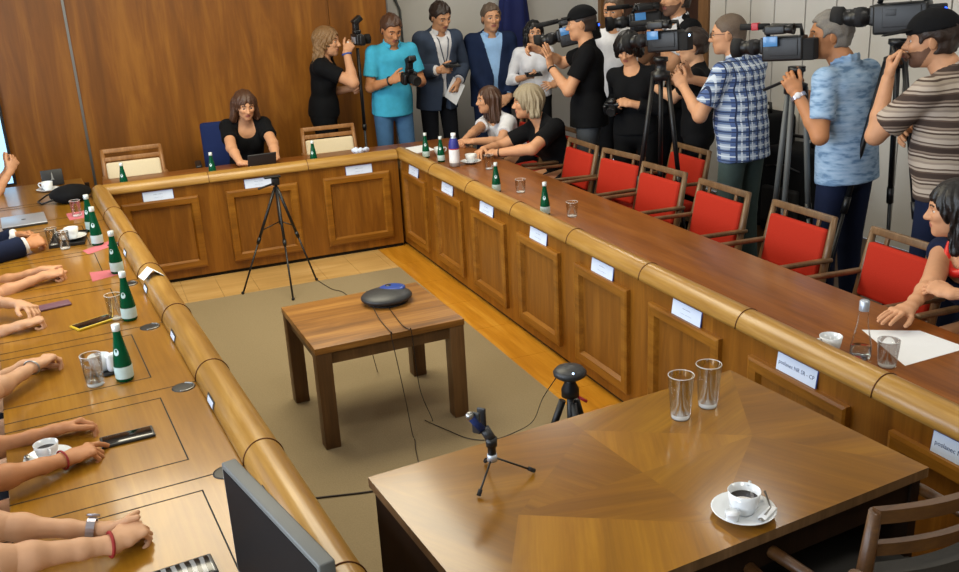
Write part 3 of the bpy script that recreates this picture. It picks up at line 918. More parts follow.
# ------------------------------------------------------------------ desks
def frame_ring(m, x0, x1, z0, z1, prof, Y):
    """mitred moulding around a rectangle in the x-z plane; prof: (inset, protrusion)"""
    rings = []
    for d_, p in prof:
        rings.append([m.bm.verts.new((x, Y(p), z)) for x, z in ((x0+d_, z0+d_), (x1-d_, z0+d_), (x1-d_, z1-d_), (x0+d_, z1-d_))])
    for A, B in zip(rings, rings[1:]):
        for k in range(4): m._face([A[k], A[(k+1) % 4], B[(k+1) % 4], B[k]])
def desk(label, loc, rot, side, joints, panels, dx, depth, top_mat, inlay=False, ends=(None, None)):
    """front along local +x, seats on the side*y side"""
    root = thing('conference_desk', label, 'desk', loc, rot, None)
    x0, x1 = dx; S = side
    Y = lambda v: S*v
    m = MB(); a, b = sorted((Y(.095), Y(depth)))
    m.b2((ends[0] if ends[0] is not None else x0, a, .655), (x1, b, .69), .003)
    if inlay:
        m.mi = 1
        def ln(xa, ya, xb, yb):
            lo = (min(xa, xb)-.002, min(Y(ya), Y(yb))-.002, .688); hi = (max(xa, xb)+.002, max(Y(ya), Y(yb))+.002, .6908); m.b2(lo, hi)
        for j in joints:
            if inlay == 'frames':
                ln(j+.075, .235, j+.575, .235); ln(j+.075, .235, j+.075, depth-.002); ln(j+.575, .235, j+.575, depth-.002)
            ln(j, .10, j, depth-.002)
    top = m.build('desktop', [top_mat, 'seam_black'], root)
    m = MB(); a, b = sorted((Y(0), Y(.03))); m.b2((joints[0], a, .03), (joints[-1], b, .69))
    m.build('front_board', 'front_wood', root)
    m = MB(); a, b = sorted((Y(.02), Y(.05))); m.b2((joints[0], a, 0), (joints[-1], b, .03)); m.build('plinth', 'seam_black', root)
    arc = [(Y(.04-.06*math.cos(t)), .692+.068*math.sin(t)) for t in np.linspace(0, PI, 20)]
    for ja, jb in zip(joints, joints[1:]):
        m = MB(); m.prism(arc, 'x', ja+.0018, jb-.0018, True)
        ob = m.build('rail', 'rail_wood', root)
    for j in joints[1:-1]:
        m = MB(); m.tube([(j, Y(.04-.0612*math.cos(t)), .692+.0692*math.sin(t)) for t in np.linspace(0, PI, 20)], .0022, 6)
        m.build('joint_ring', 'brass_dark', root)
    for a, b in panels:
        m = MB(); P = lambda p: Y(-p)
        frame_ring(m, a, b, .094, .6135, ((0, 0), (0, .02), (.012, .024), (.048, .022), (.062, -.004)), P)
        fr = m.build('panel_frame', 'front_wood_long', root)
        m = MB(); frame_ring(m, a+.06, b-.06, .154, .5535, ((0, .0008), (.2, .0008)), P); m.bm.free(); m = MB()
        lo = (a+.06, min(P(-.002), P(.0015)), .152); hi = (b-.06, max(P(-.002), P(.0015)), .5555)
        m.b2(lo, hi); m.build('panel', 'panel_wood', fr)
    n = max(2, int((x1-x0)/1.4))
    for i in range(n+1):
        x = x0+.03+(x1-x0-.06)*i/n
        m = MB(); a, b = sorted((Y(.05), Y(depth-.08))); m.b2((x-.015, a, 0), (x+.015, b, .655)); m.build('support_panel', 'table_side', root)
    return root
s = .68
jr = [-.10]+[s*i for i in range(1, 10)]
D_right = desk('long desk with a pale rounded rail in front of the row of red chairs', (0, 0, 0), rad(-90), 1, jr, [(s*i+.08, s*i+.581) for i in range(9)], (-.62, s*9), .63, 'desk_red')
sb = .705
jb = [0.02, .72, 1.43, 2.118]
D_back = desk('short desk across the far end under the wood-panelled wall', (-2.14, 0, 0), 0, 1, jb, [(2.14-(sb*i+.0995+.5115), 2.14-(sb*i+.0995)) for i in (2, 1, 0)], (.03, 2.232), .62, 'desk_red')
TH = rad(-85.8); sl = .705
O_l = V(-2.138, 0, 0)
vx = V(math.cos(TH), math.sin(TH), 0); vy = V(-math.sin(TH), math.cos(TH), 0)
def Lloc(x, y, z=0.): return tuple(O_l+vx*x-vy*(y-.04)+V(0, 0, z))
jl = [-.06]+[.025+sl*i for i in range(1, 10)]
D_left = desk('long desk with glossy tan top where folded hands and bottles rest', Lloc(0, 0), TH, -1, jl, [(.025+sl*i+.09, .025+sl*i+.61) for i in range(9)], (-.80, .025+sl*9), .72, 'desk_tan', inlay='frames')
# ------------------------------------------------------------------ chairs
def make_chair(label, pad_mat, group, wood_mat='chair_wood', pad_z=(.515, .775), midrail=False, loc=(0, 0, 0), rot=0., arms=True):
    t = thing('conference_chair', label, 'chair', loc, rot, group)
    def post(z): return -.20-.02*min(z/.45, 1)-max(z-.45, 0)*.20
    for sx in (-1, 1):
        m = MB(); m.tube([(sx*.222, post(0)-.03, 0), (sx*.222, post(.2)-.01, .2), (sx*.222, post(.45), .45), (sx*.218, post(.65), .65), (sx*.214, post(.835), .835)], [.014, .018, .021, .019, .016], 8)
        m.build('rear_leg', wood_mat, t)
        m = MB(); m.tube([(sx*.225, .20, 0), (sx*.225, .205, .45), (sx*.225, .20, .62 if arms else .46)], [.014, .020, .017], 8)
        m.build('front_leg', wood_mat, t)
        if arms:
            m = MB(); m.box((sx*.228, -.02, .632), (.034, .52, .022), .009, R=rx(rad(1.5))); m.build('armrest', wood_mat, t)
    m = MB(); m.box((0, 0, .455), (.43, .43, .075), .030); m.build('seat', pad_mat, t)
    m = MB()
    for y in (-.215, .2): m.box((0, y, .40), (.42, .022, .05), .004)
    for x in (-.222, .222): m.box((x, 0, .40), (.022, .40, .05), .004)
    m.build('seat_frame', wood_mat, t)
    R = rx(rad(11))
    m = MB(); m.box((0, post(.822), .822), (.445, .026, .036), .006, R=R); m.build('top_rail', wood_mat, t)
    if midrail:
        zz = pad_z[1]+.022
        m = MB(); m.box((0, post(zz), zz), (.42, .022, .034), .005, R=R); m.build('slat', wood_mat, t)
    for x in (-.12, .12):
        if midrail: break
        m = MB(); m.box((x, post(.795), .795), (.02, .014, .05), .003, R=R); m.build('spindle', wood_mat, t)
    zc = (pad_z[0]+pad_z[1])/2
    m = MB(); m.box((0, post(zc)+.008, zc), (.405, .045, pad_z[1]-pad_z[0]), .018, R=R); m.build('backrest', pad_mat, t)
    return t
G = 'red chairs along the long desk'
red = [(1.05, .42, 92, 'red chair behind the woman in the white top, mostly hidden'),
       (1.02, -.28, 90, 'red chair behind the seated woman with the grey bob'),
       (.81, -.85, 88, 'red chair in front of the cameraman with the black cap'),
       (.83, -1.41, 96, 'red chair before the dark-clothed woman looking down'),
       (.78, -1.95, 92, 'red chair with the tripod legs right behind its back'),
       (.77, -2.55, 90, 'red chair in front of the man in the plaid shirt'),
       (.78, -3.18, 90, 'red chair in front of the man in the pale blue shirt'),
       (.80, -3.82, 88, 'red chair beside the woman with the red necklace'),
       (1.02, -4.42, 90, 'red chair the woman with the red necklace sits on')]
c0 = None
for x, y, a, l in red:
    if c0 is None: c0 = make_chair(l, 'red_fabric', G, loc=(x, y, 0), rot=rad(a)); c0.scale = (1., 1., .975)
    else: dup(c0, (x, y, 0), rad(a), l)
dup(c0, (1.30, -1.47, 0), rad(88), 'red chair pushed back between the tripod and the plaid shirt')
G = 'beige chairs by the wood wall'
c1 = make_chair('wooden chair with pale beige back pad, next to the metal wall strip', 'beige_fabric', G, 'chair_pale', (.50, .738), True, (-1.86, .78, 0), rad(180))
dup(c1, (-.30, .75, 0), rad(178), 'wooden chair with pale beige back pad, below the woman filming in black')
def office_chair():
    t = thing('office_chair', 'blue upholstered chair behind the seated woman with the tablet', 'chair', (-1.08, 1.05, 0), rad(176))
    m = MB(); m.box((0, 0, .45), (.48, .46, .09), .04); m.build('seat', 'blue_fabric', t)
    m = MB(); m.box((0, -.25, .70), (.46, .07, .46), .05, R=rx(rad(8))); m.build('backrest', 'blue_fabric', t)
    m = MB(); m.tube([(0, 0, .08), (0, 0, .41)], .03, 12); m.build('column', 'black_plastic', t)
    m = MB(); m.tube([(0, -.22, .40), (0, -.28, .45), (0, -.29, .6)], .022, 8); m.build('back_bar', 'black_plastic', t)
    for i in range(5):
        a = 2*PI*i/5
        m = MB(); m.tube([(0, 0, .09), (.28*math.cos(a), .28*math.sin(a), .06)], [.024, .016], 8); l = m.build('leg', 'black_plastic', t)
        m = MB(); m.sphere((.28*math.cos(a), .28*math.sin(a), .028), .027, 10, 8); m.build('caster', 'rubber', l)
    for sx in (-1, 1):
        m = MB(); m.tube([(sx*.25, -.05, .43), (sx*.29, -.05, .5), (sx*.29, -.05, .62)], .014, 8); m.box((sx*.29, 0, .635), (.05, .25, .03), .012); m.build('armrest', 'black_plastic', t)
office_chair()
def bow_chair(label, loc, rot):
    t = thing('armchair', label, 'chair', loc, rot, 'dark chairs at the square-patterned table')
    def bow(z, half, y0, sag, w=.03, th=.016, n=14):
        m = MB(); A = []
        for i in range(n+1):
            x = -half+2*half*i/n; y = y0-sag*(1-(x/half)**2)
            A.append((x, y))
        poly = [(x, y+th/2) for x, y in A]+[(x, y-th/2) for x, y in A[::-1]]
        m.prism(poly, 'z', z-w/2, z+w/2); return m
    for sx in (-1, 1):
        m = MB(); m.tube([(sx*.24, -.235, 0), (sx*.245, -.21, .45), (sx*.25, -.245, .75), (sx*.25, -.26, .925)], [.016, .020, .018, .014], 8); m.build('rear_leg', 'chair_dark', t)
        m = MB(); m.tube([(sx*.25, .22, 0), (sx*.25, .22, .46)], [.015, .02], 8); m.build('front_leg', 'chair_dark', t)
        m = MB(); m.tube([(sx*.25, .18, .44), (sx*.262, .20, .56), (sx*.266, .16, .65), (sx*.262, .02, .672), (sx*.25, -.24, .67)], [.014, .017, .017, .016, .013], 8, flat=None); m.build('armrest', 'chair_dark', t)
    bow(.915, .25, -.262, .055, .032, .02).build('top_rail', 'chair_dark', t)
    bow(.825, .235, -.252, .055, .030, .018).build('slat', 'chair_dark', t)
    m = MB(); m.box((.0, -.312, .87), (.05, .014, .065), .003); m.build('spindle', 'chair_dark', t)
    bow(.64, .225, -.235, .055, .24, .045).build('backrest', 'grey_fabric', t)
    m = MB(); m.box((0, 0, .455), (.47, .45, .07), .03); m.build('seat', 'grey_fabric', t)
bow_chair('dark armchair with curved top rail tucked beside the coffee cup', (-.54, -5.24, 0), rad(4))
bow_chair('dark armchair mostly below the picture at the near table edge', (-1.16, -5.36, 0), rad(-10))

# ------------------------------------------------------------------ tables
def coffee_table():
    W, D, Z = .71, .63, .4985
    t = thing('coffee_table', 'low square walnut coffee table standing on the carpet', 'table', (-1.3975, -2.9924, .005), .028)
    m = MB(); m.b2((0, 0, Z-.035), (W, D, Z-.005), .002); m.build('table_top', 'coffee_wood', t)
    m = MB()
    for y in (.02, D-.042): m.b2((.065, y, Z-.095), (W-.065, y+.022, Z-.035))
    for x in (.02, W-.042): m.b2((x, .065, Z-.095), (x+.022, D-.065, Z-.035))
    m.build('apron', 'coffee_leg', t)
    for x in (.003, W-.073):
        for y in (.003, D-.073):
            m = MB(); m.b2((x, y, 0), (x+.07, y+.07, Z-.035), .002); m.build('leg', 'coffee_leg', t)
coffee_table()
TT = .75
def front_table():
    t = thing('table', 'large veneered table with a star-matched top in the near foreground', 'table', (-1.605, -4.586, .005), rad(4.7))
    W, D, Z = 1.262, .745, TT-.005
    m = MB()
    c = (W/2, -D/2)
    P = [(0, 0), (W*.31, 0), (W/2, 0), (W*.69, 0), (W, 0), (W, -D/2), (W, -D), (W*.69, -D), (W/2, -D), (W*.31, -D), (0, -D), (0, -D/2)]
    # a lozenge of mirrored veneers round the middle, kites towards the corners
    q = [(W*.5, -D*.12), (W*.80, -D/2), (W*.5, -D*.88), (W*.20, -D/2)]
    K = [(0, P[0], P[2], q[0], q[3]), (1, P[2], P[4], q[1], q[0]), (0, P[4], P[6], q[1]), (2, P[6], P[8], q[2], q[1]), (3, P[8], P[10], q[3], q[2]), (2, P[10], P[0], q[3])]
    tri = [(2, c, q[3], q[0]), (3, c, q[0], q[1]), (1, c, q[1], q[2]), (0, c, q[2], q[3])]
    for k in K+tri:
        m.mi = k[0]; m.poly([(x, y, Z) for x, y in k[1:]])
    m.mi = 4
    o = [(0, 0), (W, 0), (W, -D), (0, -D)]
    for a, b in zip(o, o[1:]+o[:1]): m.poly([(a[0], a[1], Z), (b[0], b[1], Z), (b[0], b[1], Z-.028), (a[0], a[1], Z-.028)])
    m.poly([(x, y, Z-.028) for x, y in o])
    bmesh.ops.remove_doubles(m.bm, verts=list(m.bm.verts), dist=1e-5)
    m.build('table_top', ['star_a', 'star_b', 'star_c', 'star_d', 'chair_wood'], t)
    for x in (.012, W-.042):
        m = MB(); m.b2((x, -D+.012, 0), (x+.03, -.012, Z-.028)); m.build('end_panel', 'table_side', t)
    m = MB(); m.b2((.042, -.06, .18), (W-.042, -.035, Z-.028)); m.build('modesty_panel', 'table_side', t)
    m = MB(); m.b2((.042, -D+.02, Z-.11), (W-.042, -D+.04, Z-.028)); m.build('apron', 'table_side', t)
front_table()
# ------------------------------------------------------------------ bottles, glasses, cups
DZ = .69
def bottle(label, loc, glass_='green_glass', lab='bottle_label', group='green glass water bottles', sc=1., rot=0.):
    t = thing('bottle', label, 'bottle', loc, rot, group)
    H = .215*sc
    m = MB()
    m.lathe([(0, .002), (.027*sc, 0), (.0315*sc, .006), (.0315*sc, .062*sc), (.029*sc, .085*sc), (.0205*sc, .135*sc), (.0145*sc, .17*sc), (.0125*sc, .195*sc), (.0135*sc, .2*sc), (.0125*sc, .203*sc), (0, .203*sc)], n=20)
    m.build('glass_body', glass_, t)
    m = MB(); m.lathe([(.0319*sc, .014*sc), (.0321*sc, .015*sc), (.0321*sc, .058*sc), (.0319*sc, .059*sc)], n=20); m.build('label', lab, t)
    m = MB()
    a0 = -2.2
    P = [[(.0268-.0135*(z-.105)/.06+.0005)*sc for z in (.1, .125)], ]
    for i in range(1):
        pts = []
        for k in range(12):
            q = 2*PI*k/12; z = .116+.013*math.sin(q); aa = a0+.42*math.cos(q)
            r = (.0255-.0009*(z-.105)/.003*.5)*sc+.0006
            r = float(np.interp(z, [.085, .135, .17], [.029, .0205, .0145]))*sc+.0007
            pts.append((r*math.cos(aa), r*math.sin(aa), z*sc))
        m.poly(pts)
    m.build('neck_label', lab, t)
    m = MB(); m.lathe([(.0140*sc, .190*sc), (.0146*sc, .192*sc), (.0146*sc, .214*sc), (.012*sc, H), (0, H)], n=16); m.build('cap', 'bottle_cap', t)
    return t
b0 = bottle('green bottle beside the water glass and the white cup, with a bright cap', (-2.168, -3.40, DZ))
for loc, l in (((-2.112, -2.73, DZ), 'green bottle between the yellow phone and the rail'), ((-2.125, -1.97, DZ), 'green bottle standing on the end of the loose pink slip'),
               ((-2.198, -1.34, DZ), 'green bottle standing on the pink paper beside the black tray'), ((-2.22, -.98, DZ), 'green bottle just behind the one by the black tray, next to the black bag'),
               ((-1.975, .135, DZ), 'green bottle on the short far desk before the empty pale chair by the metal strip'), ((-1.37, .135, DZ), 'green bottle on the far desk beside the seated woman with the tablet'),
               ((-.63, .135, DZ), 'green bottle on the far desk before the chair under the filming woman'), ((.175, -.10, DZ), 'green bottle near the desk corner, closest to the white papers'),
               ((.215, -.32, DZ), 'green bottle with pale label next to the purple-labelled bottle'), ((.155, -1.46, DZ), 'green bottle with a blue glint beside a single short glass, nearer the seated women'),
               ((.155, -2.14, DZ), 'green bottle alone before the empty red chairs, beside the second short glass')):
    o = dup(b0, loc, random.random()*.4, l)
    if loc[0] > -1.99 and loc[1] > -2.5: o.scale = (.88, .88, .88)
def purple_bottle():
    t = thing('bottle', 'clear plastic bottle with a purple and white label beside the seated women', 'bottle', (.235, -.54, DZ))
    m = MB(); m.lathe([(0, 0), (.034, 0), (.037, .01), (.037, .15), (.03, .185), (.016, .215), (.0155, .225), (0, .225)], n=20); m.build('plastic_body', 'silver', t)
    m = MB(); m.lathe([(.0376, .03), (.0376, .125)], n=20); m.build('label', 'paper', t)
    m = MB(); m.lathe([(.0377, .125), (.0377, .132)], n=20); m.build('label_stripe', 'logo_red', t)
    m = MB(); m.lathe([(.0377, .132), (.0377, .152), (.0308, .186), (.0225, .204)], n=20); m.build('upper_label', 'navy_label', t)
    m = MB(); m.lathe([(.017, .218), (.0175, .22), (.0175, .24), (0, .242)], n=16); m.build('cap', 'paper', t)
purple_bottle()
def clear_bottle():
    t = thing('bottle', 'slim clear glass bottle with a silver cap by the sheet of paper', 'bottle', (.185, -4.50, DZ))
    m = MB(); m.lathe([(0, .003), (.033, 0), (.036, .008), (.036, .04), (.030, .07), (.0195, .12), (.0155, .165), (.0155, .195)], n=24); m.build('glass_body', 'clear_glass', t)
    m = MB(); m.lathe([(0, .006), (.0335, .006), (.0335, .04), (0, .04)], n=24); m.build('water', 'water_glass', t)
    m = MB(); m.lathe([(.0168, .172), (.0172, .174), (.0172, .205), (.014, .209), (0, .209)], n=20); m.build('cap', 'silver', t)
clear_bottle()
def tumbler(label, loc, h=.138, r0=.0285, r1=.0385, water=0., group='drinking glasses'):
    t = thing('drinking_glass', label, 'glass', loc, 0, group)
    m = MB(); w = .0022
    m.lathe([(0, 0), (r0*.9, 0), (r0, .004), (r1, h), (r1-w, h), (r0-w, .016), (r0*.5, .013), (0, .012)], n=28); m.build('glass_wall', 'clear_glass', t)
    m = MB(); m.lathe([(0, .0015), (r0*.86, .0015), (r0*.92, .005), (r0*.9, .010), (0, .011)], n=24); m.build('thick_base', 'pale_glass', t)
    m = MB(); m.tube([((r1-w/2)*math.cos(q), (r1-w/2)*math.sin(q), h) for q in np.linspace(0, 2*PI, 28, endpoint=False)], .0013, 6, closed=True); m.build('rim', 'pale_glass', t)
    if water:
        rw = r0+(r1-r0)*water/h-w-.0006
        m = MB(); m.lathe([(0, .017), (r0-w-.0004, .018), (rw, water), (0, water)], n=24); m.build('water', 'water_glass', t)
    return t
tumbler('taller-looking empty glass on the veneered table, the one closer to the mini tripod', (-.682, -4.69, TT))
tumbler('empty glass on the veneered table, the one closer to its far corner', (-.568, -4.665, TT))
tumbler('glass half full of water beside the white cup and the green bottle', (-2.268, -3.40, DZ), .118, .030, .037, .045)
tumbler('empty glass close behind the bottle by the yellow phone', (-2.165, -2.69, DZ), .11, .027, .034)
tumbler('first of two small glasses crowded in front of the black tray', (-2.425, -1.22, DZ), .10, .026, .032)
tumbler('second of two small glasses in front of the black tray, nearer its cup', (-2.365, -1.33, DZ), .10, .026, .032)
tumbler('glass standing on the far pink note beside the black bag', (-2.295, -.53, DZ), .10, .027, .033)
tumbler('glass at the elbow of the seated woman with the grey bob', (.40, -.78, DZ), .10, .028, .034)
tumbler('low glass next to the green bottle with a blue glint', (.275, -1.56, DZ), .085, .028, .034)
tumbler('low glass beside the lone green bottle before the empty red chairs', (.262, -2.26, DZ), .085, .028, .034)
tumbler('wide glass between the slim clear bottle and the sheet of paper', (.205, -4.60, DZ), .095, .030, .037)
def cup(label, loc, rot=0., saucer=True, full=True, spoon=False, sachet=False, sc=1.):
    t = thing('coffee_cup', label, 'cup', loc, rot)
    z0 = .012 if saucer else 0
    if saucer:
        m = MB(); m.lathe([(0, .003), (.035*sc, 0), (.042*sc, .004), (.076*sc, .017), (.077*sc, .019), (.074*sc, .019), (.040*sc, .008), (0, .007)], n=32); m.build('saucer', 'porcelain', t)
        z0 = .008
    m = MB(); h = .058*sc
    m.lathe([(0, z0+.002), (.024*sc, z0), (.026*sc, z0+.004), (.034*sc, z0+.02), (.0395*sc, z0+h), (.0375*sc, z0+h), (.032*sc, z0+.022), (.022*sc, z0+.007), (0, z0+.006)], n=28)
    c = m.build('cup_body', 'porcelain', t)
    m = MB(); m.tube([(.036*sc, 0, z0+.05*sc), (.052*sc, 0, z0+.052*sc), (.060*sc, 0, z0+.042*sc), (.054*sc, 0, z0+.026*sc), (.034*sc, 0, z0+.018*sc)], .0045*sc, 8); m.build('handle', 'porcelain', t)
    if full:
        m = MB(); m.lathe([(0, z0+.038*sc), (.0362*sc, z0+.038*sc)], n=24); m.build('coffee', 'coffee', t)
    if spoon:
        m = MB(); m.tube([(-.02, -.055, .0215), (.02, -.060, .0225), (.085, -.03, .024)], [.004, .0022, .003], 8); m.sphere((-.032, -.052, .021), (.014, .009, .003), 12, 8); m.build('spoon', 'steel', t)
    if sachet:
        m = MB(); m.box((-.005, -.058, .021), (.065, .020, .006), .003, R=rz(rad(-12))); m.build('sugar_stick', 'paper', t)
        m = MB(); m.lathe([(.015, .0), (.018, .018), (.0185, .019), (0, .019)], (-.056, .012, .016), 16); m.build('creamer', 'porcelain', t)
        m = MB(); m.box((.052, -.018, .024), (.035, .026, .008), .004, R=rz(rad(30))); m.build('biscuit_packet', 'paper', t)
    return t
cup('white coffee cup on a saucer with sugar and creamer, on the veneered table', (-.84, -5.185, TT), rad(38), spoon=True, sachet=True)
cup('white cup with coffee on a saucer beside the hand pointing at the phone', (-2.415, -3.935, DZ), rad(-75), spoon=True, sc=.9)
t_ = thing('serving_tray', 'small black tray holding a white cup and saucer', 'tray', (-2.345, -1.14, DZ), rad(-4))
m = MB(); m.box((0, 0, .005), (.185, .30, .009), .003); m.build('tray_base', 'black_plastic', t_)
m = MB()
for x in (-.09, .09): m.b2((x-.003, -.15, .009), (x+.003, .15, .016))
for y in (-.147, .147): m.b2((-.087, y-.003, .009), (.087, y+.003, .016))
m.build('tray_rim', 'black_plastic', t_)
cup('white cup and saucer sitting on the black tray', (-2.325, -1.16, DZ+.010), rad(200), full=False)
cup('white cup and saucer before the black folder at the far desk end', (-2.475, .43, DZ), rad(160), full=False)
cup('white cup without saucer showing through the water glass', (-2.245, -3.27, DZ+.004), rad(190), saucer=False, full=False)
m = MB(); m.lathe([(0, 0), (.05, 0), (.058, .004), (0, .0035)], n=24); tag(m.build('coaster', 'black_plastic'), 'round dark coaster under the white cup and packet', 'coaster').location = (-2.23, -3.285, DZ)
t_ = tag(MB().box((0, 0, .034), (.045, .03, .068), .010).build('sugar_packet', 'paper'), 'small white upright packet between the cup and the green bottle', 'packet'); t_.location = (-2.200, -3.295, DZ+.004); t_.rotation_euler = (0, 0, .4)
cup('white cup and saucer between the seated women and the purple-labelled bottle', (.375, -.50, DZ), rad(20), full=False)
cup('white cup behind the rail beside the slim clear bottle', (.135, -4.41, DZ), rad(170), saucer=False, full=False)
cup('white cup between the two green bottles at the desk corner', (.30, -.05, DZ), rad(0), saucer=False, full=False)
# ------------------------------------------------------------------ papers, phones, small things on the desks
def sheet(name, label, cat, pts, z, mat, th=.0012, group=None):
    """a thin sheet given by its corners"""
    c = np.mean(np.array(pts), 0)
    m = MB(); m.prism([(x-c[0], y-c[1]) for x, y in pts], 'z', 0, th)
    o = tag(m.build(name, mat), label, cat, group); o.location = (c[0], c[1], z); return o
PG = 'pink slips on the desk'
sheet('paper_slip', 'pink slip under the glass next to the black bag', 'paper slip', [(-2.36, -.42), (-2.21, -.38), (-2.21, -.60), (-2.34, -.62)], DZ, 'pink_paper', group=PG)
sheet('paper_slip', 'pink slip under the bottle by the black tray', 'paper slip', [(-2.28, -1.43), (-2.12, -1.27), (-2.10, -1.40), (-2.25, -1.52)], DZ, 'pink_paper', group=PG)
sheet('paper_slip', 'loose pink slip nearest the yellow phone, bottle on its end', 'paper slip', [(-2.255, -1.89), (-2.115, -1.90), (-2.11, -2.00), (-2.245, -2.06)], DZ, 'pink_paper', group=PG)
sheet('sheet_of_paper', 'white sheet lying under the hands of the woman with the red necklace', 'paper', [(.372, -4.315), (.541, -4.424), (.555, -4.62), (.257, -4.629)], DZ, 'paper')
sheet('sheet_of_paper', 'white sheets at the inside corner of the desks', 'paper', [(.135, .10), (.34, .16), (.34, .42), (.15, .38)], DZ, 'paper', .004)
def phone(label, loc, rot, case, screen='black_gloss', size=(.155, .075, .009)):
    t = thing('mobile_phone', label, 'phone', loc, rot)
    m = MB(); m.box((0, 0, size[2]/2), size, .006, seg=3); m.build('case', case, t)
    m = MB(); m.box((0, 0, size[2]), (size[0]-.014, size[1]-.014, .001), .0004); m.build('screen', screen, t)
    return t
phone('black phone the pointing finger touches', (-2.188, -3.895, DZ), rad(4), 'dark_grey', size=(.16, .075, .010))
phone('phone in a yellow case', (-2.255, -2.70, DZ), rad(27), 'yellow_case', size=(.175, .082, .010))
phone('phone in a mauve case beside the crossed hands', (-2.415, -2.365, DZ), rad(12), 'mauve_case', 'mauve_case', (.14, .075, .010))
phone('glossy phone with painted reflection stripes at the bottom picture edge', (-2.115, -4.72, DZ), rad(6), 'dark_grey', 'striped_reflection', (.165, .085, .011))
def laptop():
    t = thing('laptop', 'closed silver laptop by the arms in dark sleeves', 'laptop', (-2.60, -.50, DZ), rad(5))
    m = MB(); m.box((0, 0, .006), (.25, .30, .011), .004); m.build('base', 'dark_grey', t)
    m = MB(); m.box((0, 0, .0145), (.25, .30, .006), .003); l = m.build('lid', 'silver', t)
    m = MB(); m.lathe([(0, .0181), (.014, .0181)], n=16); m.build('logo', 'dark_grey', l)
laptop()
def bag():
    t = thing('handbag', 'small black soft bag lying at the far desk end', 'bag', (-2.325, .02, DZ), rad(-14))
    s = Sdf(); s.ell((0, 0, .045), (V(1, 0, 0), V(0, 1, 0), V(0, 0, 1)), (.13, .17, .052)); s.ell((.02, -.06, .05), (V(1, 0, 0), V(0, 1, 0), V(0, 0, 1)), (.085, .11, .055), k=.04)
    v, f = s.mesh(.006, [(V(0, 0, .001), V(0, 0, -1))]); mesh_from('pouch', v, f, 'black_cloth', t, True)
    m = MB(); m.tube([(-.10, .1, .05), (-.17, .05, .03), (-.20, -.05, .012), (-.15, -.14, .012), (-.06, -.13, .04)], .006, 8); m.build('strap', 'black_leather', t)
    m = MB(); m.sphere((.085, -.08, .07), .009, 10, 8); m.build('clasp', 'steel', t)
bag()
def folder():
    t = thing('standing_folder', 'black standing card with a silver emblem at the far desk end', 'folder', (-2.44, .62, DZ), rad(4))
    R = rx(rad(-14))
    m = MB(); m.box((0, 0, .058), (.145, .012, .115), .003, R=R); m.build('front_board', 'black_plastic', t)
    m = MB(); m.box((0, .05, .055), (.145, .010, .112), .003, R=rx(rad(18))); m.build('rear_board', 'black_plastic', t)
    m = MB(); m.prism([(-.012, .045), (.012, .045), (.006, .055), (.004, .085), (0, .10), (-.004, .085), (-.006, .055)], 'y', -.0195, -.0185); e = m.build('emblem', 'steel', t)
    e.rotation_euler = (0, 0, 0)
    for v in e.data.vertices: v.co.y += (v.co.z-.058)*-.25*-1+.011
folder()
def tablet():
    t = thing('tablet', 'dark tablet on a stand in front of the seated woman', 'tablet', (-.985, .30, DZ), rad(184))
    R = rx(rad(-24))
    m = MB(); m.box((0, 0, .052), (.215, .012, .13), .005, R=R); m.build('tablet_body', 'dark_grey', t)
    m = MB(); m.box((0, .0065, .055), (.195, .001, .112), 0, R=R); m.build('screen', 'black_gloss', t)
    m = MB(); m.box((0, -.055, .02), (.15, .10, .006), .002, R=rx(rad(20))); m.build('stand', 'black_plastic', t)
tablet()
s = Sdf()
for i in range(9): s.ell((random.uniform(-.05, .05), random.uniform(-.025, .025), .02+random.uniform(0, .02)), (V(1, .3*i, .2), V(-.3*i, 1, 0), V(0, .1*i, 1)), (.03, .018, .02), k=.008)
v, f = s.mesh(.004, [(V(0, 0, .001), V(0, 0, -1))]); o = mesh_from('crumpled_napkin', v, f, 'paper_cool', None, True); o.location = (-.21, .36, DZ); tag(o, 'crumpled blue and white napkin near the inside desk corner', 'napkin')
o = MB().box((0, 0, .012), (.06, .045, .024), .006).build('wrapped_sweet', 'paper'); o.location = (-.72, .26, DZ); tag(o, 'small white wrapped piece on the far desk beside the tablet', 'sweet')

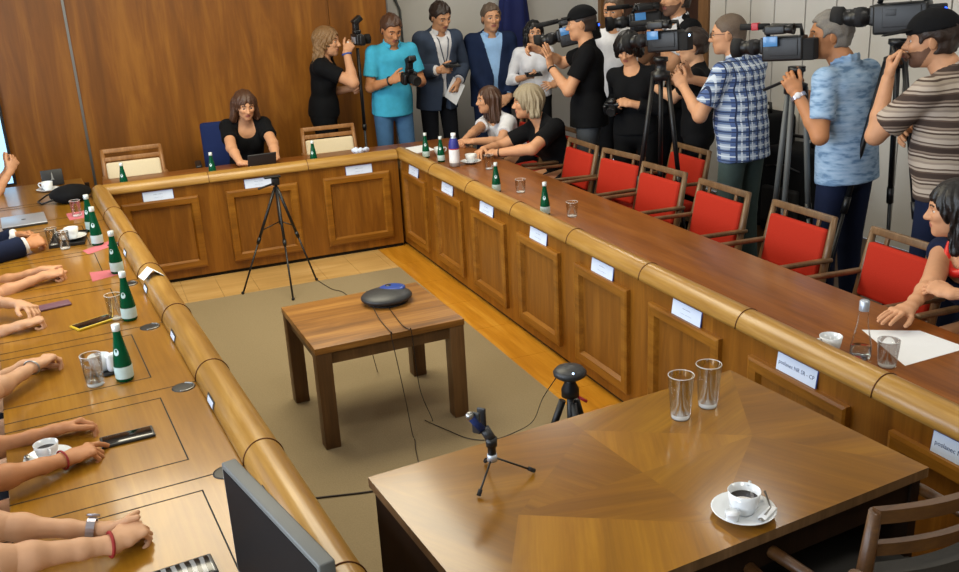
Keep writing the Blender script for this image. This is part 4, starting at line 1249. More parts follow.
# fittings of the long tan desk
for i, (x, y) in enumerate(((-2.152, -1.40), (-2.125, -2.20), (-2.082, -2.874), (-2.024, -3.58), (-1.977, -4.265))):
    t_ = bpy.data.objects.new('cable_grommet', None); COL.objects.link(t_); t_.parent = D_left
    lx = (V(x, y, 0)-O_l)@vx; ly = (V(x, y, 0)-O_l)@vy
    t_.location = (lx, ly, DZ); t_.empty_display_size = .03
    m = MB(); m.lathe([(0, .002), (.034, .002), (.040, .0015), (.0405, 0)], n=24); m.build('grommet_disc', 'black_plastic', t_)
    m = MB(); m.tube([(.036*math.cos(q), .036*math.sin(q), .0025) for q in np.linspace(-.5, PI-.3, 14)], .0028, 6); m.build('grommet_ring', 'steel', t_)
for k, j in enumerate(jl[2:8]):
    x = j+.25
    t_ = bpy.data.objects.new('number_plate', None); COL.objects.link(t_); t_.parent = D_left; t_.location = (x, 0, 0)
    q = rad(150)
    Y = lambda a, rr: -(.04-.06*math.cos(a))-0
    def arcpt(a, e): return (-(.04+(.06+e)*math.cos(a)), .692+(.068+e)*math.sin(a))
    for nm, hw, a0, a1, e, mt in (('plate_border', .052, 3, 30, .0015, 'dark_grey'), ('plate', .040, 7, 25, .0026, 'paper_cool')):
        m = MB()
        rows = [arcpt(rad(a), e) for a in np.linspace(a0, a1, 6)]
        A = []
        for yy, zz in rows: A.append([m.bm.verts.new((xx, yy, zz)) for xx in (-hw, hw)])
        for p_, q_ in zip(A, A[1:]): m._face([p_[0], p_[1], q_[1], q_[0]], True)
        m.build(nm, mt, t_)
t_ = thing('name_card', 'folded white name card tipped over the rail of the tan desk', 'name card', (-1.985, -2.34, .752), rad(14))
t_.scale = (.72, .72, .72)
for sx, nm in ((-1, 'outer_leaf'), (1, 'inner_leaf')):
    m = MB(); m.box((sx*.034, 0, .026), (.086, .11, .0016), 0, R=ry(rad(sx*38))); l_ = m.build(nm, 'paper', t_)
    m = MB(); m.box((sx*.0335, 0, .0245), (.084, .108, .0012), 0, R=ry(rad(sx*38))); m.build('inner_shade', 'black_plastic', l_)  # black sheet under each leaf stands for the shade inside the fold

# monitor in the near corner of the tan desk
def monitor():
    a, b = V(-1.993, -4.79, 0), V(-1.886, -5.28, 0)
    d = unit(b-a); w = np.linalg.norm(b-a); c = (a+b)/2
    ang = math.atan2(d[1], d[0])
    t = thing('monitor', 'dark monitor with a grey frame on the tan desk, seen from above', 'monitor', (c[0]+.02, c[1], DZ), ang)
    # local x along the screen, screen faces local -y (towards the sitters)
    R = rx(0)
    m = MB(); m.box((0, .0, .165), (w, .034, .29), .004); m.build('housing', 'grey_plastic', t)
    m = MB(); m.b2((-w/2+.012, -.0185, .032), (w/2-.012, -.0165, .298)); m.build('screen', 'screen_off', t)
    m = MB(); m.box((0, .05, .10), (.10, .05, .16), .006); m.build('stand_neck', 'dark_grey', t)
    m = MB(); m.box((0, .01, .008), (.22, .15, .016), .006); m.build('stand_foot', 'dark_grey', t)
monitor()
def webcam():
    t = thing('speaker', 'rounded dark grey speaker just past the end of the monitor', 'speaker', (-1.86, -5.37, DZ), rad(-80))
    m = MB(); m.box((0, 0, .14), (.10, .09, .28), .02, seg=3); m.build('cabinet', 'grey_plastic', t)
    m = MB(); m.box((0, .0455, .15), (.075, .002, .2), 0); m.build('grille', 'black_matte', t)
webcam()

# name cards on the desk fronts
NCG = 'name cards on the desk fronts'
def name_card(label, y, kind, w=.20, l1='', l2=''):
    t = thing('name_card', label, 'name card', (-.012, y, .6145), rad(-90), NCG)
    R = rx(rad(-7))
    m = MB(); m.box((0, .006, .032), (w, .0015, .064), 0, R=R); c = m.build('card', 'paper_cool', t)
    m = MB(); m.box((0, .0085, .033), (w+.006, .001, .066), 0, R=R); m.build('edge_shade', 'blue_plate', t)  # dark blue rim imitates the shadow along the card's thickness
    M = Matrix.Translation((0, .0048, .033)) @ Matrix.Rotation(rad(90-7), 4, 'X')
    if kind == 1:
        lettering('poslanec NR SR - CP', .021, 'ink', c, M)
    else:
        lettering(l1, .017, 'ink', c, M @ Matrix.Translation((0, .011, 0)))
        lettering(l2, .015, 'ink_grey', c, M @ Matrix.Translation((0, -.011, 0)), name='small_lettering')
    return t
NL = ('first', 'second', 'third', 'fourth', 'fifth', 'sixth', 'seventh', 'eighth')
YC = (-.317, -1.002, -1.665, -2.372, -3.057, -3.745, -4.405, -5.09)
for i, y in enumerate(YC):
    if i >= 6: name_card('white card reading poslanec on the %s panel of the long red-chair desk' % NL[i], y, 1)
    else: name_card('white name card on the %s long-desk panel counted from the inside corner' % NL[i], y, 2, l1='meno hosta' if False else '--- ------', l2='------ ---------')
for (x, l) in ((-.33, 'white name card on the far desk panel next to the inside corner'), (-1.077, 'white name card on the far desk panel behind the tripod'), (-1.773, 'white name card on the far desk panel by the tan desk')):
    t_ = name_card(l, 0, 2, l1='----- -----', l2='-------- ----'); t_.location = (x, -.012, .6145); t_.rotation_euler = (0, 0, 0)

# ------------------------------------------------------------------ devices on tripods
def speakerphone():
    t = thing('speakerphone', 'flat black oval device with a bright blue top patch on the coffee table', 'conference device', (-.93, -2.555, .4985), rad(4))
    s = Sdf(); s.ell((0, 0, .028), (V(1, 0, 0), V(0, 1, 0), V(0, 0, 1)), (.128, .118, .034))
    v, f = s.mesh(.005, [(V(0, 0, .004), V(0, 0, -1))]); mesh_from('shell', v, f, 'dark_grey', t, True)
    s = Sdf(); s.ell((.045, .035, .052), (V(1, 0, .0), V(0, 1, 0), V(0, 0, 1)), (.068, .060, .0145)); v, f = s.mesh(.003); c = mesh_from('blue_cover', v, f, 'blue_plate', t, True)
    m = MB(); m.lathe([(0, .004), (.014, .004), (.016, .001)], (.03, .045, .064), 16); m.build('button', 'black_plastic', c)
    m = MB(); m.lathe([(0, 0), (.10, 0), (.105, .006), (0, .006)], n=28); m.build('foot_ring', 'rubber', t)
speakerphone()
def floor_tripod():
    t = thing('tripod', 'tall thin black tripod with a small head before the far desk', 'tripod', (-1.09, -.62, .005))
    ap = Vector((.075, .27, .66)); F_ = [Vector((-.27, .09, 0)), Vector((.01, -.22, 0)), Vector((.25, .12, 0))]
    ap = Vector((.06, .20, .70))
    for f in F_:
        a = ap+(f-ap).normalized()*.02; md = a.lerp(f, .5)
        m = MB(); m.tube([a, md], .010, 8); m.tube([md, f], .0065, 8); l = m.build('leg', 'black_plastic', t)
        m = MB(); m.sphere(f+Vector((0, 0, .008)), .011, 8, 6); m.build('rubber_foot', 'rubber', l)
        m = MB(); m.tube([md-(f-a).normalized()*.02, md+(f-a).normalized()*.02], .013, 8); m.build('leg_clamp', 'black_plastic', l)
    m = MB(); m.tube([ap, ap-Vector((0, 0, .28))], .011, 10); m.build('centre_column', 'dark_grey', t)
    m = MB(); m.box(ap+Vector((0, 0, .02)), (.05, .05, .05), .008); m.box(ap+Vector((-.02, -.005, .055)), (.11, .05, .014), .004); m.build('head', 'black_plastic', t)
    m = MB(); m.tube([ap+Vector((-.02, -.02, .01)), ap+Vector((-.13, -.06, -.005))], .007, 8); m.build('pan_handle', 'black_plastic', t)
    for a, b in ((0, 1), (1, 2), (2, 0)):
        p = [ap-Vector((0, 0, .26)), ap.lerp(F_[a], .42)]
        m = MB(); m.tube(p, .004, 6); m.build('brace', 'black_plastic', t)
floor_tripod()
def cam_tripod():
    t = thing('tripod', 'short black tripod carrying a round conference microphone behind the veneered table', 'tripod', (-.62, -3.88, .005))
    H = .475
    for a in (20, 150, 265):
        d = Vector((math.cos(rad(a)), math.sin(rad(a)), 0))
        m = MB(); m.tube([d*.03+Vector((0, 0, H-.03)), d*.10+Vector((0, 0, H*.5))], .014, 8); m.tube([d*.10+Vector((0, 0, H*.5)), d*.19+Vector((0, 0, .012))], .010, 8); l = m.build('leg', 'black_plastic', t)
        m = MB(); m.sphere(d*.19+Vector((0, 0, .013)), .014, 8, 6); m.build('rubber_foot', 'rubber', l)
    m = MB(); m.tube([(0, 0, H*.45), (0, 0, H)], .014, 10); m.build('centre_column', 'dark_grey', t)
    m = MB(); m.lathe([(.0, H-.01), (.034, H-.01), (.034, H+.02), (.02, H+.05), (.02, H+.065), (0, H+.065)], n=16); m.build('head', 'black_plastic', t)
    m = MB(); m.tube([(.02, -.02, H-.01), (.05, -.04, H-.03)], .006, 6); m.build('knob', 'logo_red', t)
    p = thing('conference_microphone', 'round grey conference microphone with a blue light on the short tripod', 'microphone', (-.62, -3.88, .005+H+.066))
    m = MB(); m.lathe([(0, 0), (.045, 0), (.062, .012), (.064, .024), (.052, .038), (.02, .045), (0, .045)], n=28); m.build('shell', 'dark_grey', p)
    m = MB(); m.sphere((-.012, -.050, .037), .0045, 8, 6); m.build('indicator_light', 'led_white', p)
    return H
cam_tripod()
def mini_tripod():
    t = thing('microphone_stand', 'mini desktop tripod with wire legs on the veneered table', 'stand', (-1.315, -4.765, TT))
    z0 = .075
    for (x, y, kx, ky) in ((-.065, -.055, -.05, -.03), (.115, -.01, .06, -.005), (.02, .10, -.045, .08)):
        m = MB(); m.tube([(0, 0, z0), (x, y, .007)], .0028, 8); l = m.build('leg', 'dark_steel', t)
        m = MB(); m.tube([Vector((x, y, .007))*1., Vector((x, y, .007))*.86+Vector((0, 0, .012))], .006, 8); m.build('rubber_tip', 'rubber', l)
    m = MB(); m.lathe([(0, z0-.012), (.013, z0-.012), (.013, z0+.008), (0, z0+.008)], n=16); m.build('collar', 'silver', t)
    m = MB(); m.lathe([(0, z0+.008), (.011, z0+.008), (.011, z0+.03), (.015, z0+.032), (.015, z0+.055), (0, z0+.055)], n=14); m.build('joint', 'black_plastic', t)
    m = MB()
    d = Vector((-.35, .45, .8)).normalized()
    m.tube([Vector((0, 0, z0+.05)), Vector((0, 0, z0+.05))+d*.035], .014, 12)
    for s_ in (-1, 1):
        o = Vector((.8, .6, 0)).normalized()*s_*.014
        m.box(Vector((0, 0, z0+.05))+d*.058+o, (.008, .024, .06), .003, R=basis((-.6, .8, 0), d).to_3x3())
    m.build('microphone_clip', 'dark_grey', t)
    p = thing('microphone', 'small blue-grey microphone held in the mini tripod clip', 'microphone', (-1.315, -4.765, TT+z0+.05))
    q = Vector((-.55, .25, .8)).normalized()
    m = MB(); m.tube([q*.036, q*.085], [.0095, .0105], 14); m.build('barrel', 'blue_fabric', p)
    m = MB(); m.sphere(q*.086, .012, 12, 8); m.build('grille', 'steel', p)
mini_tripod()
def cable(label, pts, r=.0021, mat='cable_brown', n=60):
    """a cable through pts, smoothed"""
    P = [Vector(p) for p in pts]; out = []
    for i in range(len(P)-1):
        p0, p1, p2, p3 = P[max(i-1, 0)], P[i], P[i+1], P[min(i+2, len(P)-1)]
        for k in range(8):
            t = k/8
            out.append(.5*((2*p1)+(p2-p0)*t+(2*p0-5*p1+4*p2-p3)*t*t+(3*p1-p0-3*p2+p3)*t**3))
    out.append(P[-1])
    m = MB(); m.tube(out, r, 6); o = m.build('cable', mat); tag(o, label, 'cable', 'cables'); return o
fz = .0095
cable('thin cable from the far tripod foot across the carpet and over the coffee table', [(-.84, -.50, fz), (-.80, -.75, fz), (-.74, -.95, fz), (-.80, -1.6, fz), (-.93, -2.25, fz), (-.99, -2.34, .30), (-.985, -2.385, .50), (-.99, -2.43, .505)])
cable('cable dropping from the coffee table front and running to the veneered table', [(-1.02, -2.62, .505), (-1.04, -2.80, .503), (-1.045, -2.985, .502), (-1.05, -3.0, .49), (-1.02, -3.03, .2), (-1.005, -3.05, .02), (-1.01, -3.10, fz), (-1.04, -3.2, fz), (-1.08, -3.4, fz), (-1.10, -3.7, fz), (-1.12, -4.0, fz), (-1.14, -4.35, fz), (-1.16, -4.6, fz)])
cable('pale cable curling on the carpet between the coffee table and the short tripod', [(-.95, -2.62, .503), (-.97, -2.90, .503), (-.96, -2.985, .502), (-.955, -3.0, .49), (-.93, -2.98, .2), (-.87, -2.95, fz), (-.90, -2.93, fz), (-.845, -3.07, fz), (-.784, -3.20, fz), (-.69, -3.26, fz), (-.58, -3.26, .02), (-.58, -3.45, .16), (-.66, -3.72, .40), (-.675, -3.87, .55)], .0020, 'dark_steel')
cable('dark cable lying straight across the carpet from the tan desk', [(-1.93, -3.28, fz), (-1.75, -3.32, fz), (-1.5, -3.385, fz), (-1.33, -3.43, fz), (-1.1, -3.47, fz), (-.9, -3.6, fz)], .004)

# ------------------------------------------------------------------ on and by the walls
def television():
    t = thing('television', 'glowing wall screen cut off at the picture edge by the raised hands', 'television', (-3.41, YW-.002, .56))
    m = MB(); m.b2((-.66, -.05, 0), (.66, 0, .90)); m.build('housing', 'black_plastic', t)
    m = MB(); m.b2((-.625, -.053, .012), (.640, -.049, .805)); m.build('screen', 'screen_blue', t)
television()
def flag():
    t = thing('flag', 'dark blue flag hanging on a pole behind the man in the navy suit', 'flag', (1.99, 2.16, 0))
    m = MB(); m.lathe([(0, 0), (.16, 0), (.16, .02), (.03, .05), (.03, .08)], n=24); m.build('base', 'steel', t)
    m = MB(); m.tube([(0, 0, .05), (0, 0, 2.25)], .014, 10); m.build('pole', 'brass_dark', t)
    m = MB(); n = 28; rows = []
    for i in range(13):
        z = 2.15-i*.12; w = .06+.15*(i/12)**.6
        rows.append([m.bm.verts.new((w*math.cos(2*PI*k/n)*(1+.18*math.sin(5*2*PI*k/n+i*.2)), .5*w*math.sin(2*PI*k/n)*(1+.25*math.sin(5*2*PI*k/n+i*.2)), z)) for k in range(n)])
    for A, B in zip(rows, rows[1:]):
        for k in range(n): m._face([A[k], A[(k+1) % n], B[(k+1) % n], B[k]], True)
    m._face(rows[0]); m._face(rows[-1])
    m.build('cloth', 'flag_blue', t)
    return t
flag()
o = MB().tube([(.62, 2.335, 2.6), (.76, 2.335, 1.9), (.85, 2.335, 1.68), (.87, 2.335, .6)], .012, 8).build('wall_cable', 'grey_plastic'); tag(o, 'grey cable slanting down the white wall behind the man in the turquoise polo', 'cable')

def equipment_bag(label, loc, rot, size, tilt=0.):
    t = thing('equipment_bag', label, 'bag', loc, rot, 'black bags by the panelled wall')
    w, d, h = size
    m = MB(); m.box((0, 0, h/2), (w, d, h), .06, seg=4); m.build('bag_body', 'black_cloth', t)
    m = MB(); m.box((0, -d/2-.02, h*.36), (w*.74, .06, h*.42), .025, seg=3); m.build('front_pocket', 'black_matte', t)
    m = MB(); m.tube([(-w*.22, 0, h-.005), (-w*.2, 0, h+.07), (w*.2, 0, h+.07), (w*.22, 0, h-.005)], .014, 8); m.build('carry_handle', 'black_leather', t)
    m = MB(); m.tube([(-w*.36, -d/2-.004, h*.78), (0, -d/2-.010, h*.83), (w*.36, -d/2-.004, h*.78)], .006, 6); m.build('zip', 'dark_steel', t)
equipment_bag('tall black bag against the panelled wall beside the plaid shirt', (2.72, -.82, 0), rad(-90), (.42, .34, .86))
equipment_bag('lower black bag against the panelled wall, nearer the pale blue shirt', (2.70, -1.30, 0), rad(-84), (.46, .36, .66))
# ------------------------------------------------------------------ cameras held or on tripods
def videocam(label, loc, yaw, pitch=0., sc=1., led='led_blue', lcd=True, flip=1, flag_=None, group=None):
    t = thing('video_camera', label, 'camera', loc, 0, group)
    t.rotation_euler = (rad(pitch), 0, rad(yaw-90)); t.scale = (sc, sc, sc)
    def B(nm, mt, f, par=t):
        m = MB(); f(m); return m.build(nm, mt, par)
    b = B('camera_body', 'black_plastic', lambda m: (m.box((0, -.04, 0), (.105, .26, .15), .014), m.box((0, .06, .02), (.085, .10, .10), .012)))
    B('side_panel', 'dark_grey', lambda m: (m.box((-.055, -.05, .01), (.008, .18, .10), .003), m.box((-.06, .0, .03), (.004, .05, .03), .001)), b)
    B('battery_pack', 'black_matte', lambda m: m.box((0, -.20, -.01), (.09, .075, .13), .010))
    l = B('lens_barrel', 'black_plastic', lambda m: m.lathe([(0, 0), (.040, 0), (.042, .04), (.048, .045), (.048, .10), (.043, .105), (.043, .15), (.046, .152), (0, .152)], (0, .09, .015), 24, (0, 1, 0)))
    B('focus_ring', 'rubber', lambda m: m.lathe([(.049, .0), (.050, .002), (.050, .03), (.049, .032)], (0, .145, .015), 24, (0, 1, 0)), l)
    B('lens_hood', 'black_matte', lambda m: m.lathe([(.046, 0), (.058, .012), (.062, .06), (.058, .06), (.045, .01)], (0, .235, .015), 24, (0, 1, 0)), l)
    B('front_glass', 'black_gloss', lambda m: m.lathe([(0, .0), (.044, 0)], (0, .246, .015), 24, (0, 1, 0)), l)
    h = B('top_handle', 'black_plastic', lambda m: (m.tube([(0, -.15, .07), (0, -.14, .13), (0, .04, .14), (0, .07, .075)], [.014, .015, .015, .014], 10)))
    vf = B('viewfinder', 'black_plastic', lambda m: (m.tube([(-.02, .06, .10), (-.10*flip, .05, .12)], .013, 10), m.box((-.10*flip, -.02, .12), (.05, .13, .055), .01), m.lathe([(.022, 0), (.034, .05), (.026, .05), (.018, 0)], (-.10*flip, -.085, .12), 16, (0, -1, 0))))
    mi = B('microphone', 'black_matte', lambda m: (m.tube([(.055, .05, .13), (.055, .10, .135)], .012, 10), m.tube([(.055, .08, .135), (.055, .27, .14)], [.019, .021], 12)))
    if flag_: B('microphone_flag', flag_, lambda m: m.box((.055, .17, .138), (.046, .045, .046), .004), mi)
    if lcd: B('flip_screen', 'lcd', lambda m: m.box((-.085*flip, .02, .05), (.004, .09, .06), .001), vf)
    if led: B('tally_light', led, lambda m: m.sphere((-.02, -.238, .03), .010, 10, 8))
    return t
def tripod_for(label, loc, top, spread=.34, mat='black_plastic', a0=20, group='camera tripods'):
    t = thing('tripod', label, 'tripod', (loc[0], loc[1], 0), rad(a0), group)
    for k in range(3):
        d = Vector((math.cos(2*PI*k/3), math.sin(2*PI*k/3), 0))
        p0 = d*.05+Vector((0, 0, top-.12)); p2 = d*spread+Vector((0, 0, .012)); p1 = p0.lerp(p2, .5)
        m = MB(); m.tube([p0, p1], .015, 8); m.tube([p1, p2], .010, 8); l = m.build('leg', mat, t)
        m = MB(); m.tube([p1+(p0-p1)*.06, p1-(p0-p1)*.06], .019, 8); m.build('leg_clamp', 'black_plastic', l)
        m = MB(); m.sphere(p2+Vector((0, 0, .006)), .017, 8, 6); m.build('rubber_foot', 'rubber', l)
    m = MB(); m.lathe([(0, top-.15), (.06, top-.15), (.06, top-.10), (.035, top-.09), (.035, top-.04), (.045, top-.035), (.045, top-.01), (0, top-.01)], n=18); m.build('fluid_head', 'black_plastic', t)
    m = MB(); m.tube([(0, 0, top-.06), (.28, -.05, top-.16)], .009, 8); m.build('pan_handle', 'black_plastic', t)
    return t
def photocam(label, loc, yaw, pitch=0., flash=True, long_=.09, sc=1.):
    t = thing('photo_camera', label, 'camera', loc, 0, 'stills cameras in hands')
    t.rotation_euler = (rad(pitch), 0, rad(yaw-90)); t.scale = (sc, sc, sc)
    m = MB(); m.box((0, 0, 0), (.14, .055, .095), .012); m.box((.055, .025, -.005), (.035, .05, .09), .012); m.build('camera_body', 'black_plastic', t)
    m = MB(); m.box((0, .005, .062), (.06, .06, .035), .010); m.build('prism_hump', 'black_plastic', t)
    m = MB(); m.lathe([(0, 0), (.036, 0), (.038, long_*.6), (.041, long_*.62), (.041, long_), (.036, long_), (0, long_-.01)], (-.01, .03, -.003), 22, (0, 1, 0)); l = m.build('lens', 'black_matte', t)
    m = MB(); m.box((0, -.0285, -.005), (.078, .002, .055), .0005); m.build('rear_screen', 'silver', t)
    if flash:
        m = MB(); m.box((0, .0, .105), (.055, .045, .06), .008); m.box((0, .015, .155), (.072, .085, .048), .010, R=rx(rad(35))); m.build('flash_unit', 'black_plastic', t)
    return t
videocam('shoulder video camera in front of the man with the black cap', (1.40, -.15, 1.50), 145, -12, .95)
videocam('large video camera with a blue viewfinder used by the man in the plaid shirt', (1.20, -1.70, 1.545), 118, -4, .84, led='led_white')
videocam('video camera with a red square on its microphone, by the man in pale blue', (1.27, -2.70, 1.55), 119, -3, .84, led=None, flag_='logo_red')
videocam('raised video camera with a blue light above the striped shirt man', (1.64, -3.10, 1.69), 120, -3, 1.0, led='led_blue', lcd=False)
videocam('grey camcorder with a lit screen held by the tall bearded man', (1.86, -.42, 1.58), 160, -4, .9, led=None)
tripod_for('black camera tripod behind the red chairs, under the large video camera', (1.20, -1.70), 1.46, .24, a0=55)
tripod_for('grey-legged camera tripod beside the man in the pale blue shirt', (1.32, -2.79), 1.47, .16, 'grey_plastic', a0=95)
tripod_for('black camera tripod between the pale blue shirt and the striped shirt', (1.66, -3.12), 1.60, .34, a0=35)
photocam('black stills camera on a monopod raised by the woman by the wood wall', (.065, 1.16, 1.51), 8, 0)
photocam('black stills camera with flash held low by the man in turquoise', (.415, .90, 1.185), 283, -12, True)
photocam('small dark camera in the hands of the dark-clothed woman', (1.37, -.83, 1.03), 215, -25, False, .05, .85)
m = MB(); m.tube([(0, 0, 0), (0, 0, .5)], .012, 10); t_ = thing('monopod', 'black monopod under the camera of the filming woman', 'monopod', (.065, 1.16, .02))
m.bm.free()
m = MB(); m.tube([(0, 0, 0), (0, 0, .75)], .010, 10); m.build('lower_tube', 'dark_grey', t_)
m = MB(); m.tube([(0, 0, .75), (0, 0, 1.42)], .014, 10); m.build('upper_tube', 'black_plastic', t_)
m = MB(); m.tube([(0, 0, .73), (0, 0, .78)], .018, 10); m.build('clamp', 'black_plastic', t_)
for nm, l, loc, r in (('mobile_phone', 'black phone held by the man in the grey-blue suit', (.94, 1.25, 1.215), 10), ('mobile_phone', 'phone held flat by the woman in the pale blouse', (1.71, 1.17, 1.075), -8)):
    t_ = phone(l, loc, rad(r), 'black_plastic')
    t_.rotation_euler = (rad(25), 0, rad(r))
o = MB().box((0, 0, 0), (.15, .003, .21), 0).build('sheet_of_paper', 'paper'); o.location = (1.015, 1.40, .97); o.rotation_euler = (rad(-10), rad(38), rad(10)); tag(o, 'white sheet hanging from the hand of the man in the grey-blue suit', 'paper')
m = MB(); m.tube([(0, 0, 0), (-.02, .02, .10)], .011, 10); o = m.build('voice_recorder', 'black_plastic'); o.location = (1.41, -3.375, 1.49); tag(o, 'dark slim recorder held at the chin of the man in the striped shirt', 'recorder')

# ------------------------------------------------------------------ the people
# seated at the far desk
person('person seated at the far desk in a black t-shirt looking down at a tablet', (-1.0, 1.02, .53), (-.985, .86, .985), (-.985, .775, 1.105), 270, (4, -16, 0), False, .97,
       {'R': dict(w=(-1.135, .37, .735), e=(-1.32, .68, .70), hd=(.75, -.45, -.05), hn=(-.1, -.15, 1)), 'L': dict(w=(-.86, .40, .735), e=(-.66, .70, .70), hd=(-.65, -.6, -.05), hn=(.1, -.15, 1))},
       'sit', dict(mat='black_cloth', sleeve=.62, neck='scoop', flare=.012), None, dict(mat='dark_trousers'), dict(style='bob', mat='hair_brown', len=.125, vol=.014, line=.05, flare=.022, fwd=.012))
# standing along the back
person('person in a black t-shirt with long wavy hair raising a camera', (-.235, 1.33, .93), (-.215, 1.26, 1.385), (-.17, 1.23, 1.505), -22, (-10, -3, 0), False, 1.06,
       {'R': dict(w=(-.05, 1.10, 1.42), e=(-.28, 1.06, 1.12), hd=(.55, .2, .65), hn=(-.2, -.9, .1), curls=GRIP), 'L': dict(w=(-.005, 1.27, 1.10), e=(-.22, 1.45, 1.0), hd=(.6, -.75, .1), hn=(.3, .7, .3), curls=GRIP)},
       'stand', dict(mat='black_cloth', sleeve=.6, neck='round', flare=.012), None, dict(mat='black_cloth'), dict(style='long', mat='hair_light', len=.20, vol=.014, line=.062, wave=1.6, fwd=-.03, flare=.015), extras=[('band', 'R', .93, .008, 'watch_blue', 'watch_strap')])
person('person in a turquoise polo shirt and jeans holding a camera with both hands', (.37, 1.27, .95), (.375, 1.19, 1.44), (.36, 1.11, 1.575), 274, (2, -28, 0), True, 1.02,
       {'R': dict(w=(.285, .98, 1.165), e=(.10, 1.25, 1.0), hd=(.6, -.6, .3), hn=(-.6, -.7, .2), curls=GRIP), 'L': dict(w=(.52, .97, 1.12), e=(.68, 1.25, 1.0), hd=(-.7, -.5, .25), hn=(.4, -.3, -.8), curls=GRIP)},
       'stand', dict(mat='sky_polo', sleeve=.68, neck='collar', hem=-.10, flare=.016), None, dict(mat='jeans'), dict(style='short', mat='hair_brown', line=.075), skin='skin_tan', extras=[('band', 'R', .92, .009, 'black_plastic', 'watch_strap')])
SUIT_OPEN = (.020, .12, .22)
person('person in a grey-blue suit with a lanyard looking down at a phone', (.90, 1.55, .98), (.92, 1.50, 1.495), (.935, 1.44, 1.635), 280, (4, -26, 6), True, 1.05,
       {'R': dict(w=(.84, 1.30, 1.18), e=(.64, 1.55, 1.12), hd=(.95, -.25, .1), hn=(-.2, -.9, .3), curls=GRIP), 'L': dict(w=(1.06, 1.42, 1.05), e=(1.2, 1.6, 1.1), hd=(-.35, -.2, -.9), hn=(.7, -.6, 0), curls=GRIP)},
       'stand', dict(mat='white_cloth', sleeve=1.93, neck='collar'), dict(mat='suit_grey', sleeve=1.86, neck='none', hem=-.16, open=SUIT_OPEN), dict(mat='dark_trousers'), dict(style='short', mat='hair_dark', line=.07), extras=[('lanyard', 'suit_grey')])
person('person in a dark navy suit and light blue shirt standing against the white wall', (1.47, 1.60, .95), (1.47, 1.58, 1.43), (1.475, 1.55, 1.585), 262, (0, -4, 0), True, 1.06,
       {'R': dict(w=(1.39, 1.42, .86), e=(1.13, 1.57, 1.0), hd=(.8, -.2, -.4), hn=(-.2, -.9, .3)), 'L': dict(w=(1.57, 1.42, .86), e=(1.86, 1.57, 1.0), hd=(-.8, -.2, -.4), hn=(.2, -.9, .3))},
       'stand', dict(mat='pale_shirt', sleeve=1.93, neck='collar'), dict(mat='suit_navy', sleeve=1.88, neck='none', hem=-.18, open=SUIT_OPEN), dict(mat='navy_cloth'), dict(style='short', mat='hair_grey_brown', line=.075), belly=.15)
person('person with long dark hair and a pale blouse holding a phone flat', (1.83, 1.42, .88), (1.83, 1.40, 1.29), (1.82, 1.36, 1.435), 258, (-4, -5, 0), False, .95,
       {'R': dict(w=(1.66, 1.24, 1.05), e=(1.56, 1.5, .95), hd=(.75, -.6, .05), hn=(-.2, -.3, -1), curls=GRIP), 'L': dict(w=(1.92, 1.16, .96), e=(2.08, 1.45, .9), hd=(-.9, -.3, .1), hn=(.1, -.7, .6))},
       'stand', dict(mat='white_cloth', sleeve=1.55, neck='collar', flare=.014), None, dict(mat='black_cloth'), dict(style='long', mat='hair_black', len=.24, vol=.010, line=.065, front=True, wave=.9))
# seated along the long desk with red chairs
person('person in a white top with straight brown hair, hands clasped on the desk', (1.20, .43, .50), (.985, .40, .865), (.905, .375, 1.005), 188, (-14, -2, 0), False, .95,
       {'L': dict(w=(.64, .09, .735), e=(.80, .08, .72), hd=(-.75, .35, 0), hn=(-.2, -.3, 1), curls=CLASP), 'R': dict(w=(.62, .20, .740), e=(.86, .55, .72), hd=(-.65, -.55, .0), hn=(-.2, .2, 1), curls=CLASP)},
       'sit', dict(mat='white_cloth', sleeve=.62, neck='round', flare=.012), None, dict(mat='dark_trousers'), dict(style='long', mat='hair_brown', len=.18, vol=.008, line=.066, fwd=.02, wave=.2), sh=.14)
person('person with a grey bob and black t-shirt, forearms folded on the desk', (1.18, -.42, .50), (1.02, -.38, .905), (.925, -.325, 1.055), 186, (-22, -2, 0), False, 1.06,
       {'L': dict(w=(.60, -.48, .735), e=(.72, -.82, .70), hd=(-.35, .9, 0), hn=(-.3, 0, 1)), 'R': dict(w=(.56, -.30, .735), e=(.80, -.10, .70), hd=(-.6, -.55, 0), hn=(-.2, .2, 1))},
       'sit', dict(mat='black_cloth', sleeve=.66, neck='vee', flare=.014), None, dict(mat='dark_trousers'), dict(style='bob', mat='hair_blond', len=.085, vol=.022, line=.06, flare=.016, wave=.4), extras=[('band', 'L', .95, .005, 'black_leather', 'bracelet')])
person('person in a dark sleeveless top wearing a chunky red necklace, seen in profile', (1.18, -4.26, .50), (1.01, -4.21, .885), (.965, -4.15, 1.03), 180, (-44, -6, 0), False, 1.0,
       {'R': dict(w=(.475, -4.395, .735), e=(.70, -4.34, .70), hd=(-.95, -.12, -.06), hn=(-.1, 0, 1), curls=FLAT), 'L': dict(w=(.70, -4.40, .80), e=(.62, -4.72, .74), hd=(-.10, .95, .05), hn=(-.4, .1, .9), curls=REST)},
       'sit', dict(mat='navy_cloth', sleeve=.10, neck='scoop', flare=.0), None, dict(mat='dark_trousers'), dict(style='long', mat='hair_black', len=.16, vol=.014, line=.06, fwd=.012), extras=[('necklace', 'red_beads')], near=True, h=.007, hh=.0035)
